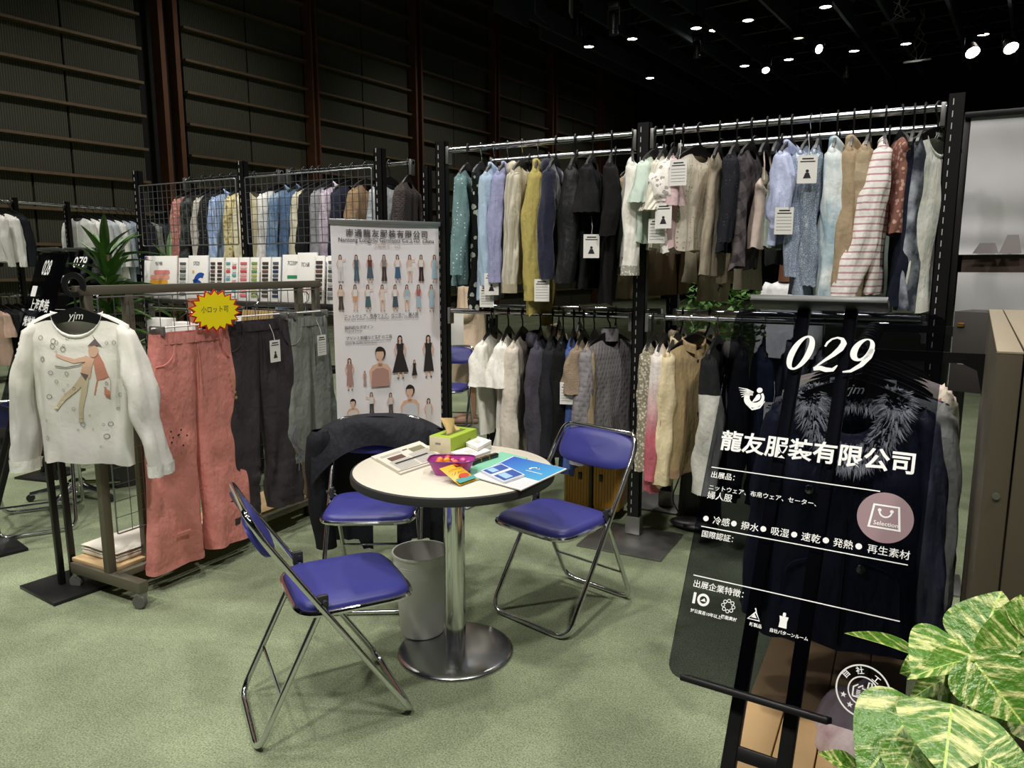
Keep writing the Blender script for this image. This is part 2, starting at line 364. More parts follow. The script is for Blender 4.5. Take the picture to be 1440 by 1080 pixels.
for i, (x, y, z, ax, ay, W) in enumerate(SPOTS):
    t = lamp((x, y, z), 'hall spotlight overhead pointing down at the booths, number %s of the rig' % names[i], 0.2, (0, 0), LENS, 'rig spotlights over the booth')
    ld = bpy.data.lights.new('spot_light', 'SPOT'); ld.energy = W; ld.spot_size = R(84); ld.spot_blend = 0.8; ld.shadow_soft_size = 0.28
    ld.color = (1.0, 0.955, 0.89)
    lo = bpy.data.objects.new('spot_light', ld); col.objects.link(lo); lo.parent = t; lo.location = (0, 0, -0.05)
    d = Vector((ax - x, ay - y, -z)); lo.rotation_euler = d.to_track_quat('-Z', 'Y').to_euler()
# ------------------------------------------------------------------ shared finishes
BLK = plain('black_steel', '#131314', 0.42, 0.3); CHR = plain('chrome', '#d4d6d8', 0.12, 1.0); RAILC = plain('rail_chrome', '#c8cbd0', 0.2, 1.0)
SLOT = plain('slot_white', '#b9b9b4', 0.6); STEEL = plain('brushed_plate', '#9a9a98', 0.38, 0.85, var=0.12, vs=30); PLAST = plain('hanger_black', '#0e0e0f', 0.45)
WHITE = plain('print_white', '#f1f1ef', 0.6); PAPER = plain('paper_white', '#ecebe6', 0.7); INK = plain('print_ink', '#232326', 0.7); GREYINK = plain('print_grey', '#8a8a8c', 0.7)

# ------------------------------------------------------------------ garments
def hanger_meshes():
    pts = []
    for k in range(11):
        a = R(-20 + 215 * k / 10); pts.append((0.027 * math.cos(a), 0, 0.027 * math.sin(a)))
    pts += [(-0.020, 0, -0.022), (-0.002, 0, -0.042), (0, 0, -0.06), (0, 0, -0.09)]
    hook = MB().tube(pts, 0.0045, 7).data('hook', [PLAST])
    hookm = MB().tube(pts, 0.0024, 6).data('hook', [CHR])
    up = []; lo = []
    for k in range(-8, 9):
        x = k / 8 * 0.195; u = abs(k / 8)
        up.append((x, -0.078 - 0.075 * u ** 1.25 - (0.008 if u > .9 else 0))); lo.append((x, -0.128 - 0.048 * u ** 1.6))
    board = MB().prism(up + lo[::-1], -0.006, 0.006).data('board', [PLAST], smooth=False)
    return hook, hookm, board
HOOK, HOOKM, BOARD = hanger_meshes()
def hanger(pos, rz, label, metal=False, logo=False, sc=1.0):
    h = thing('clothes_hanger', label, 'hanger', pos, rz, 'hangers on the clothes racks'); h.scale = (sc, sc, sc)
    place(HOOKM if metal else HOOK, 'hook', h); place(BOARD, 'board', h)
    if logo: text('yjm', 0, -0.122, 0.04, WHITE, h, y=-0.0075, name='logo', align='CENTER', shear=0.35)
    return h
def sstep(a, b, x): x = max(0.0, min(1.0, (x - a) / (b - a))); return x * x * (3 - 2 * x)
def garment(name, label, cat, pos, rz, L, mat, sl='long', slL=0.55, w=0.42, neck=0.05, flare=0.12, b=0.034, collar=None, tags=0, buttons=0, lean=0.0,
            seed=0, group=None, cuff=None, hmat=None, hang=True, metal=False, logo=False, rs=0.055, smat=None, folds=1.0, bow=False, out=0.05, nw=0.075, hem=None, straps=False, tagz=None):
    rnd = random.Random(seed * 7 + 1); t = thing(name, label, cat, pos, rz, group)
    zs, zn = -0.170, -0.118; ph = rnd.uniform(0, 6); kf = rnd.uniform(26, 38); amp = 0.012 * folds; sw = w / 2
    if straps: zs = -0.30; zn = -0.27; nw = w / 2 * 0.8
    arm = 0.10 if sl != 'none' else 0.16
    def ab(v):
        if v < 0.14:
            k = v / 0.14; return nw + (sw - nw) * k, zn + (zs - zn) * k ** 1.4, 0.018 + 0.012 * k, 0.0
        k = (v - 0.14) / 0.86
        return sw * (1 - arm * sstep(0, 0.14, k) + flare * k), zs + (-L - zs) * k, 0.030 + (b - 0.030) * sstep(0, 0.3, k), k
    sd = rnd.uniform(0, 50)
    def dy(x, z, k):
        n1 = noise.noise(Vector((x * 11 + sd, z * 1.7, sd))); n2 = noise.noise(Vector((x * 26 + sd, z * 4.0, sd + 9)))
        return folds * min(1, k * 3) * (0.030 * (0.3 + k) * (1 - 2.2 * abs(n1)) * (0.5 + 0.5 * math.sin(kf * x + ph)) + 0.017 * (0.35 + 0.65 * k) * n2 * 1.6)
    def pt(u, v):
        a, z, bb, k = ab(v); c, s = math.cos(2 * math.pi * u), math.sin(2 * math.pi * u)
        x = a * math.copysign(abs(c) ** (0.95 - 0.40 * min(1.0, v / 0.14)), c); y = bb * math.copysign(abs(s) ** 0.8, s)
        z -= neck * (1 - sstep(0.0, 0.5, v)) * max(0.0, -s) ** 1.0
        if v < 0.14: z -= 0.012 * (1 - v / 0.14) * max(0, s)
        z += (0.010 * noise.noise(Vector((x * 9, sd, s)))) * k * 2; x += 0.014 * noise.noise(Vector((sd, z * 5, c))) * k
        return (x, y + dy(x, z, k), z)
    gm = MB().grid(pt, 44, 30, cu=True); gm.build('body', mat, t, angle=180); bvh = [None]
    def front(x, z):                     # y of the front face, for prints
        if bvh[0] is None: bvh[0] = BVHTree.FromPolygons(gm.v, gm.f)
        h = bvh[0].ray_cast(Vector((x, -1, z)), Vector((0, 1, 0)))[0]
        return (h.y if h else -b) - 0.0012
    if straps:
        for sx in (-1, 1): MB().tube([(sx * 0.10, 0, -0.125), (sx * 0.115, -0.012, -0.2), (sx * nw * 0.95, -0.015, zn - 0.01)], 0.004, 5).build('strap', mat, t)
    sm = smat or mat
    if sl != 'none':
        if sl == 'short': slL = min(slL, 0.24)
        for sx in (-1, 1):
            q = rnd.uniform(-0.5, 0.5); ln = lean + rnd.uniform(-0.015, 0.015); ox = out * rnd.uniform(0.7, 1.3)
            flr = 1.0 if sl == 'long' else 1.25
            if sl == 'puff': flr = 1.5
            bend = rnd.uniform(-0.02, 0.02); s2 = rnd.uniform(0, 60)
            def sp(u, v, sx=sx):
                top = math.sqrt(max(0.0, 1 - (1 - min(1.0, v * slL / 0.035)) ** 2)) * 0.97 + 0.03
                if sl == 'long': r = rs * (1 - 0.30 * v)
                elif sl == 'puff': r = rs * (1 + 0.35 * math.sin(v * math.pi)) * (0.72 if v > 0.88 else 1)
                else: r = rs * (1 + 0.12 * v)
                e = sstep(0.0, 0.9, v * slL / 0.30) if sl != 'puff' else sstep(0.0, 1.0, v * slL / 0.10)
                rxx = 0.034 + (r * 0.66 - 0.034) * e; ryy = 0.037 + (r * 0.92 - 0.037) * e
                c, s = math.cos(2 * math.pi * u), math.sin(2 * math.pi * u)
                cx = sx * (sw - 0.028 + ox * v ** 0.8 * (1.0 if sl == 'long' else 0.9)); cz = zs + 0.010 - (slL + 0.010) * v
                nz = noise.noise(Vector((c * 1.5 + s2, s * 1.5, v * slL * 4.5))); n3 = noise.noise(Vector((c * 3.1 + s2, s * 3.1 + v * 2, v * slL * 9)))
                tw = 1 + folds * (0.50 * nz + 0.30 * n3) * (0.1 + 0.9 * sstep(0, .35, v))
                return (cx + c * rxx * top * tw, s * ryy * top * tw + ln * v + bend * math.sin(math.pi * v), cz - (0.012 * c * sx * (1 - sstep(0, .12, v))) + 0.008 * n3 * v)
            so = MB().grid(sp, 22, 24, cu=True).build('sleeve', sm, t, angle=180)
            if cuff: MB().grid(lambda u, v: (lambda q, c0: (c0[0] + (q[0] - c0[0]) * 1.06, c0[1] + (q[1] - c0[1]) * 1.06, zs - slL + 0.012 - 0.05 * v))(sp(u, 1.0), (sx * (sw - 0.028 + ox * (1.0 if sl == 'long' else 0.9)), ln)), 22, 3, cu=True).build('cuff', cuff, t, angle=180)
    cm = hmat or mat
    if collar == 'shirt':
        def cp(u, v):
            a = 2 * math.pi * (u * 0.92 + 0.04) - math.pi / 2; r = nw * (1.0 + 0.22 * math.sin(v * 2.6)); fz = (0.03 if v < 0.5 else 0.03 - 0.05 * (v - 0.5) * 2 * (1 + 0.6 * abs(math.cos(a / 2 - math.pi / 4)) ** 6))
            return (r * math.cos(a), 0.030 * (1 + 0.3 * v) * math.sin(a) - 0.004, zn - 0.008 + (v * 2 * 0.03 if v < 0.5 else fz) - neck * 0.75 * max(0, -math.sin(a)))
        MB().grid(cp, 20, 6).build('collar', cm, t, angle=180)
    elif collar == 'band':
        def cp(u, v):
            a = 2 * math.pi * u; r = nw + 0.004 * math.sin(2 * math.pi * v)
            return (r * math.cos(a), 0.022 * math.sin(a) + 0.005 * math.cos(2 * math.pi * v), zn + 0.009 * math.sin(2 * math.pi * v) - neck * max(0, -math.sin(a)) - 0.012 * max(0, math.sin(a)))
        MB().grid(cp, 24, 6, cu=True, cv=True).build('neckband', cm, t, angle=180)
    elif collar == 'hood':
        MB().grid(lambda u, v: ((0.10 + 0.03 * math.cos(2 * math.pi * v)) * math.cos(2 * math.pi * u), 0.045 * math.sin(2 * math.pi * u) + 0.02 * math.cos(2 * math.pi * v) + 0.02, zn - 0.03 + 0.045 * math.sin(2 * math.pi * v) - 0.05 * max(0, -math.sin(2 * math.pi * u))), 22, 8, cu=True, cv=True).build('hood', cm, t, angle=180)
    elif collar == 'turtle':
        MB().lathe([(nw * 0.62, zn - 0.02), (nw * 0.66, zn + 0.035), (nw * 0.6, zn + 0.05), (nw * 0.52, zn + 0.03), (nw * 0.5, zn - 0.02)], 18, cap=False).build('roll_neck', cm, t)
    if hem:
        a, z, bb, k = ab(1.0)
        MB().grid(lambda u, v: (pt(u, 1.0)[0] * 1.01, pt(u, 1.0)[1] * 1.04, pt(u, 1.0)[2] + 0.045 * (1 - v) - 0.004), 30, 2, cu=True).build('hem_band', hem, t, angle=180)
    for i in range(buttons):
        z = zs - 0.05 - (L + zs - 0.09) * i / max(1, buttons - 1); MB().lathe([(0.0001, 0.003), (0.007, 0.003), (0.008, 0.0)], 10).build('button', INK, t, loc=(0.004, front(0.004, z), z), rot=(R(90), 0, 0))
    if bow:
        mb = MB(); stroke(mb, [(-0.03, 0.03), (0, 0), (0.035, -0.01)], 0.008); stroke(mb, [(-0.02, -0.03), (0.0, 0.0), (0.01, 0.045)], 0.008); mb.build('bow', INK, t, loc=(0, front(0, -L + 0.09) - 0.002, -L + 0.09))
    for i in range(tags):
        tzz = tagz if tagz is not None else -0.30 - rnd.uniform(0, .08)
        card(t, (-sw - 0.055 + 0.03 * i, -0.045 + 0.035 * i, tzz - 0.07 * i), R(14) - rz + rnd.uniform(-.25, .25), (i + seed) % 2, 1.2)
    if hang: hanger(pos, rz, 'black hanger holding the ' + ' '.join(label.split()[:12]), metal, logo)
    return t, front
CARD = None
def card(parent, loc, rz=0.0, kind=0, sc=1.0):
    global CARD
    if CARD is None:
        CARD = []
        for k in (0, 1):
            mb = MB().box((0, 0, -0.05), (0.068, 0.0012, 0.10), mi=0)
            stroke(mb, [(-0.02, -0.012), (0.02, -0.012)], 0.005, -0.001, 1); stroke(mb, [(-0.026, -0.022), (0.026, -0.022)], 0.004, -0.001, 1)
            if k == 0:
                mb.flat([(-0.006, -0.062), (0.006, -0.062), (0.014, -0.082), (-0.014, -0.082)], -0.001, 1); mb.flat(circ(0.0, -0.056, 0.006, 8), -0.001, 1)
            else:
                for q in range(5): stroke(mb, [(-0.028, -0.036 - 0.012 * q), (0.028, -0.036 - 0.012 * q)], 0.0018, -0.001, 2)
            mb.tube([(0, 0, 0), (0.004, 0.01, 0.03), (0.0, 0.03, 0.08)], 0.0008, 4)
            CARD.append(mb.data('paper_tag', [PAPER, INK, GREYINK], smooth=False))
    o = place(CARD[kind], 'paper_tag', parent, loc, (0, 0, rz)); o.scale = (sc, sc, sc); return o

def pants(label, pos, rz, W, L, mat, hemw=0.2, seed=0, elastic=False, tagk=None, gap=0.02, ruched=False, pockets=True, waistmat=None):
    """trousers: local x along the waist, front faces -y, pos = middle of the waist"""
    t = thing('trousers', label, 'trousers', pos, rz, 'trousers on the rolling rack'); rnd = random.Random(seed); hw = W / 2; cr = 0.27
    def fold(x, z, k, ph): return 0.022 * k * (1 - 2.2 * abs(noise.noise(Vector((x * 8 + ph * 5, z * 1.8, ph))))) + 0.012 * k * noise.noise(Vector((x * 22, z * 7, ph + 7)))
    for sx in (-1, 1):
        def leg(u, v, sx=sx):
            c, s = math.cos(2 * math.pi * u), math.sin(2 * math.pi * u); z = -0.01 - (L - 0.01) * v; kc = -z / cr
            inn = -0.30 * hw * (1 - sstep(0.0, 1.0, kc)) + gap * sstep(1.0, 3.5, kc); outw = hw * (1.0 + 0.14 * sstep(0, 1.0, kc)) + (hemw * 2 + gap - hw * 1.14) * sstep(0.9, L / cr, kc)
            cx, h = sx * (inn + outw) / 2, (outw - inn) / 2; x = cx + h * math.copysign(abs(c) ** 0.55, c)
            rz_ = 0.0 if not ruched else 0.014 * noise.noise(Vector((x * 9, z * 38, 3))) * sstep(0.62, 0.8, v)
            return (x, (0.042 + 0.012 * v) * math.copysign(abs(s) ** 0.75, s) + fold(x, z, min(1, 0.15 + kc * .35), seed + sx) + rz_, z + 0.010 * math.sin(9 * x + seed) * v)
        MB().grid(leg, 34, 46, cu=True).build('trouser_leg', mat, t, angle=180)
        def hm(u, v, leg=leg): p = leg(u, 1.0); q = leg(u, 0.95); return (p[0], p[1] * 1.08 - 0.001, p[2] + 0.035 * (1 - v) - 0.001)
        MB().grid(hm, 34, 2, cu=True).build('leg_hem', mat, t, angle=180)
        if pockets:
            pts = [(sx * hw * 0.62, -0.052, -0.05), (sx * hw * 0.66, -0.054, -0.10), (sx * hw * 0.82, -0.046, -0.135), (sx * hw * 1.0, -0.024, -0.145)]
            MB().tube(fillet(pts, 0.03), 0.0028, 6).build('pocket', mat, t)
    def wb(u, v):
        c, s = math.cos(2 * math.pi * u), math.sin(2 * math.pi * u); k = 1 + (0.07 * math.sin(u * 2 * math.pi * 30) if elastic else 0)
        return (hw * 1.01 * math.copysign(abs(c) ** 0.6, c), 0.045 * math.copysign(abs(s) ** 0.8, s) * k, 0.004 - v * 0.05 + 0.004 * math.sin(v * 9))
    MB().grid(wb, 120 if elastic else 40, 4, cu=True).build('waistband', waistmat or mat, t, angle=180)
    for x in (-0.6, 0.55) if not elastic else (0.62,): MB().rbox((x * hw, -0.052, -0.028), (0.014, 0.006, 0.07), 0.003).build('belt_loop', mat, t)
    stroke_m = MB().tube([(0, -0.0455, -0.055), (0.004, -0.047, -0.15), (0, -0.048, -0.26)], 0.0025, 5); stroke_m.build('fly_seam', mat, t)
    if tagk is not None: card(t, (0.25 * hw, -0.075, -0.10), 0.1, tagk, 1.15)
    hg = thing('clip_hanger', 'white wire clip hanger holding the ' + ' '.join(label.split()[:7]), 'hanger', Vector(pos) + Vector((0, 0, 0.03)), rz, 'clip hangers on the rolling rack')
    MB().tube([(-hw * 0.95, 0, 0), (hw * 0.95, 0, 0)], 0.004, 6).build('bar', WHITE, hg)
    pts = [(0, 0, 0), (0, 0, 0.05)] + [(0.03 * math.cos(R(a)) + 0.0, 0, 0.085 + 0.03 * math.sin(R(a))) for a in range(-90, 150, 24)]
    MB().tube(pts, 0.003, 6).build('hook', CHR, hg)
    for sx in (-1, 1): MB().rbox((sx * hw * 0.82, -0.0, -0.012), (0.018, 0.096, 0.042), 0.005).build('clip', STEEL, hg)
    return t
# ------------------------------------------------------------------ clothes racks of slotted black angle posts
FY, RY, ZU, ZL = 3.856, 4.38, 2.185, 1.235
def post(parent, x, y, h=2.225, w=0.068, d=0.045, plate=None, name='post'):
    mb = MB(); mb.box((0, -d / 2 + 0.002, h / 2), (w, 0.004, h)); mb.box((-w / 2 + 0.002, 0, h / 2), (0.004, d, h)); mb.box((w / 2 - 0.002, 0, h / 2), (0.004, d, h)); mb.box((0, d / 2 - 0.002, h / 2), (w * 0.5, 0.004, h))
    p = mb.build(name, BLK, parent, loc=(x, y, 0.012))
    sm = MB()
    for k in range(int(h / 0.05)): sm.box((-0.012, -d / 2 - 0.0008, 0.04 + k * 0.05), (0.0035, 0.002, 0.026))
    stuff(sm.build('slot_row', SLOT, p))
    if plate:
        px0, px1, py0, py1 = plate
        MB().rbox(((px0 + px1) / 2, (py0 + py1) / 2, 0.006), (px1 - px0, py1 - py0, 0.012), 0.003).build('foot_plate', STEEL, parent, loc=(x, y, 0))
        MB().rbox((0, 0, 0.06), (w + 0.016, d + 0.016, 0.1), 0.003).build('post_socket', STEEL, parent, loc=(x, y, 0.006))
    return p
def rail(parent, x0, x1, y, z, r=0.0165):
    MB().tube([(x0, y, z), (x1, y, z)], r, 14).build('rail', RAILC, parent)
    for x, s in ((x0, 1), (x1, -1)): MB().rbox((x + s * 0.012, y, z - 0.03), (0.02, 0.045, 0.10), 0.003).build('bracket', STEEL, parent)
mr = thing('clothes_rack', 'tall black post clothes rack with two levels of chrome rails behind the round table', 'clothes rack')
PX = (-2.525, -1.27, 0.125)
for i, x in enumerate(PX):
    post(mr, x, FY, plate=(-0.22, 0.25, -0.31, 0.12) if i == 1 else (-0.06, 0.2, -0.07, 0.2))
    post(mr, x + 0.02, 4.42, h=2.18 if i < 2 else 2.12, plate=(-0.22, 0.1, -0.12, 0.25))
for a, b in ((0, 1), (1, 2)):
    for y in (FY, RY):
        for z in (ZU, ZL): rail(mr, PX[a] + 0.035, PX[b] - 0.035, y, z)

G = 90 * math.pi / 180
GRP = 'garments on the tall clothes rack'
def hung(rows, y, zr, grp, yawj=0.10, seed0=0):
    for i, (px, yb, name, label, cat, kw) in enumerate(rows):
        kw = dict(kw); x = ony(px, 200 if zr > 1.6 else 450, y).x
        L = max(0.3, zr - ony(px, yb, y).z); rnd = random.Random(seed0 + i); rz = G + kw.pop('yaw', rnd.uniform(-yawj, yawj) + (0.02 if px > 990 and zr > 2 else (0.28 if px < 900 else 0.06)))
        garment(name, label, cat, (x, y, zr), rz, L, kw.pop('m'), group=grp, seed=seed0 + i, **kw)
UP_ROWS = [
 (658, 402, 'blouse', 'teal dotted long sleeved blouse hung first at the left end of the top rail', 'blouse', dict(m=fab('#62898a', 'dots', '#d8e6e0'), slL=.56, flare=.05)),
 (677, 432, 'dress', 'black dress with white and green flower print beside the teal blouse', 'dress', dict(m=fab('#171c1a', 'floral', '#b9c2ae', 1.3), sl='none', w=.34, metal=True)),
 (695, 420, 'shirt', 'light blue collared shirt hung between the flowered dress and the lavender shirt', 'shirt', dict(m=fab('#9fbcd6'), slL=.62, collar='shirt', rs=.05, tags=2, tagz=-.72, metal=True)),
 (714, 398, 'shirt', 'lavender shirt with dark cuffs on the top rail', 'shirt', dict(m=fab('#9297c4', 'dots', '#b9bddb', 2), slL=.60, collar='shirt', rs=.05, metal=True)),
 (735, 398, 'jacket', 'cream wide ribbed corduroy jacket left of the mustard shirt', 'jacket', dict(m=fab('#cdc6ad', 'rib', '#a49b7e', .6), slL=.62, collar='hood', cuff=fab('#b0a583'), metal=True)),
 (757, 440, 'shirt', 'mustard yellow long collared shirt reaching below its neighbours', 'shirt', dict(m=fab('#b3a236'), slL=.66, collar='shirt', cuff=fab('#b9a735'), rs=.062, tags=1, tagz=-.75, metal=True)),
 (782, 385, 'sweatshirt', 'navy velvet hooded top beside the mustard shirt', 'sweatshirt', dict(m=fab('#171c36', sheen=.3), slL=.58, collar='hood')),
 (809, 392, 'blouse', 'black satin blouse with ballooning long sleeves', 'blouse', dict(m=fab('#1d1d20', rough=.55), slL=.60, rs=.07, sl='long', lean=.02)),
 (834, 405, 't_shirt', 'black wide sleeved shirt carrying a white tag on the top rail', 't-shirt', dict(m=fab('#131316'), sl='short', slL=.24, rs=.07, tags=1, tagz=-.52)),
 (860, 424, 't_shirt', 'long plain black jersey top next to the white lace top', 't-shirt', dict(m=fab('#0e0e10'), slL=.36, rs=.06)),
 (889, 374, 'blouse', 'off white long sleeved top with lace hem just left of the middle post', 'blouse', dict(m=fab('#e9e7da'), slL=.52, cuff=fab('#dcd9ca', 'lace', '#a8a698'), hem=fab('#dcd9ca', 'lace', '#a8a698'), rs=.06, logo=True)),
 (922, 342, 't_shirt', 'pale mint short sleeved tee just right of the middle post', 't-shirt', dict(m=fab('#c5dccb'), sl='short', slL=.2)),
 (934, 352, 't_shirt', 'ivory ribbed short sleeved jersey with two white tags', 't-shirt', dict(m=fab('#efe9d6', 'rib', '#dcd4bc', 1.2), sl='short', slL=.26, tags=2, tagz=-.38, collar='band', rs=.065)),
 (948, 356, 'blouse', 'white flower print blouse with ruffled puff sleeves', 'blouse', dict(m=fab('#ece6dc', 'floral', '#a99c98', 2.2), sl='puff', slL=.2, collar='band')),
 (961, 350, 'cardigan', 'dusty pink cardigan half hidden by the heart print top', 'cardigan', dict(m=fab('#d9b6b8'), sl='short', slL=.22)),
 (984, 352, 'tank_top', 'cream sleeveless top printed with small grey hearts', 'tank top', dict(m=fab('#e0d7c2', 'dots', '#8d8578', .9), sl='none', w=.40, tags=1, tagz=-.18, yaw=-.3)),
 (1012, 388, 'tunic', 'sheer beige pleated tunic with hanging fringe', 'tunic', dict(m=fab('#b9ab90', 'pleat', '#8c7f68'), sl='none', w=.36, yaw=.1)),
 (1036, 356, 'blouse', 'black ruffled top beside the plaid top', 'blouse', dict(m=fab('#1c1e27', 'dots', '#4a4c58', 1.4), slL=.4, rs=.045)),
 (1057, 378, 'top', 'grey plaid asymmetric pleated top', 'top', dict(m=fab('#6d6466', 'plaid', '#3d383b'), sl='none', w=.40, flare=.3, yaw=-.05)),
 (1078, 350, 'camisole', 'blush pink camisole with lace neckline', 'camisole', dict(m=fab('#dcc4b6'), sl='none', w=.32, straps=True)),
 (1095, 348, 'camisole', 'sage green thin strap camisole', 'camisole', dict(m=fab('#9fb2a6'), sl='none', w=.32, straps=True)),
 (1113, 345, 'blouse', 'periwinkle satin blouse with gathered puff sleeves and a tag', 'blouse', dict(m=fab('#aab6dc', rough=.35), sl='puff', slL=.34, rs=.05, collar='shirt', tags=1, tagz=-.42)),
 (1139, 366, 'top', 'blue glitter top with flared crinkled sleeves', 'top', dict(m=fab('#7f93b4', 'sparkle', '#c9d6e6'), slL=.56, rs=.045, tags=1, tagz=-.2, metal=True)),
 (1152, 428, 'dress', 'long silvery blue sequin dress with flared hem', 'dress', dict(m=fab('#74879e', 'sparkle', '#bccbd8'), slL=.6, rs=.05, flare=.3, metal=True)),
 (1176, 420, 'shirt', 'pale ice blue long shirt with faded print', 'shirt', dict(m=fab('#d6e1e2', 'splash', '#8fb3c4', .7), slL=.70, collar='shirt', rs=.062)),
 (1199, 430, 'coat', 'khaki trench coat with turned up collar', 'coat', dict(m=fab('#a68e68'), slL=.60, collar='shirt', rs=.06, logo=True)),
 (1222, 425, 'shirt', 'beige checked shirt between the trench coat and the striped top', 'shirt', dict(m=fab('#b7a27e', 'plaid', '#9c8763', .8), slL=.55, logo=True)),
 (1243, 412, 't_shirt', 'white long sleeved top with thin pink stripes', 'top', dict(m=fab('#efe9e3', 'hstripe', '#c98d97', 1.0), slL=.66, rs=.075, logo=True, lean=.12, cuff=fab('#efe9e3'), collar='band')),
 (1265, 330, 'tank_top', 'rust flower print sleeveless top', 'tank top', dict(m=fab('#8c5647', 'floral', '#c79a84', 2.5), sl='none', w=.38, logo=True, yaw=.22)),
 (1283, 430, 'dress', 'long navy blue sleeveless dress near the right post', 'dress', dict(m=fab('#151b30'), sl='none', w=.36, yaw=-.02)),
 (1298, 436, 'dress', 'dark grey photo print dress beside the white tank dress', 'dress', dict(m=fab('#3a4150', 'splash', '#a9b3c0'), sl='none', w=.36, yaw=-.12)),
 (1317, 440, 'dress', 'white printed tank dress hung last at the right end of the top rail', 'dress', dict(m=fab('#eeefe2', 'splash', '#c4cdc8', .8), sl='none', w=.36, yaw=-.55, flare=.05, logo=True, neck=.09, collar='band')),
]
hung(UP_ROWS, FY, ZU, GRP, seed0=10)
REAR_ROWS = [
 (690, 396, 'top', 'dark spotted top hung on the rear top rail behind the flowered dress', 'top', dict(m=fab('#23282a', 'dots', '#9aa39c'), sl='none')),
 (745, 300, 'jacket', 'cream fleece jacket on the rear top rail behind the corduroy jacket', 'jacket', dict(m=fab('#d8cfb6', 'knit', '#b7ab8d'), slL=.3)),
 (772, 455, 'dress', 'long mustard dress on the rear rail showing below the shirts', 'dress', dict(m=fab('#a8962a'), sl='none', w=.36)),
 (812, 380, 'dress', 'black slip dress on the rear top rail behind the balloon sleeves', 'dress', dict(m=fab('#101012'), sl='none')),
 (866, 418, 'dress', 'long black dress on the rear top rail behind the jersey top', 'dress', dict(m=fab('#0d0d0f'), sl='none')),
 (905, 420, 'skirt', 'khaki cotton skirt hanging low right of the middle post', 'skirt', dict(m=fab('#bba37b'), sl='none', w=.40, yaw=-.4)),
 (925, 412, 'skirt', 'pale blue skirt edge behind the khaki cotton skirt', 'skirt', dict(m=fab('#b3c6d0'), sl='none', w=.36)),
 (948, 414, 'skirt', 'brown satin long skirt hanging behind the heart print top', 'skirt', dict(m=fab('#7b6548', rough=.5), sl='none', w=.40, yaw=-.35)),
 (985, 398, 'trousers', 'light beige trousers on the rear rail behind the pleated tunic', 'trousers', dict(m=fab('#c0b497'), sl='none', w=.30)),
 (1015, 424, 'trousers', 'beige strip trousers tied with a small black bow', 'trousers', dict(m=fab('#b9ab86'), sl='none', w=.28, bow=True, yaw=-.45)),
 (1040, 398, 'trousers', 'sand coloured trousers behind the black ruffled top', 'trousers', dict(m=fab('#b4a78a'), sl='none', w=.26, yaw=-.4)),
 (1062, 408, 'trousers', 'ecru trousers hanging below the plaid top', 'trousers', dict(m=fab('#bdb295'), sl='none', w=.28, yaw=-.4)),
 (1100, 372, 'dress', 'dark grey dress on the rear rail behind the camisoles', 'dress', dict(m=fab('#4b4b4a'), sl='none', w=.34)),
 (1135, 412, 'dress', 'slate grey long dress behind the sequin dress', 'dress', dict(m=fab('#5b616a'), sl='none', w=.34)),
 (1180, 385, 'dress', 'steel blue dress on the rear rail behind the pale blue shirt', 'dress', dict(m=fab('#6f8799'), sl='none', w=.34)),
 (1250, 432, 'dress', 'mint grey dress on the rear rail behind the striped top', 'dress', dict(m=fab('#9fb3b0'), sl='none', w=.36)),
]
hung(REAR_ROWS, RY, ZU, GRP, seed0=60)
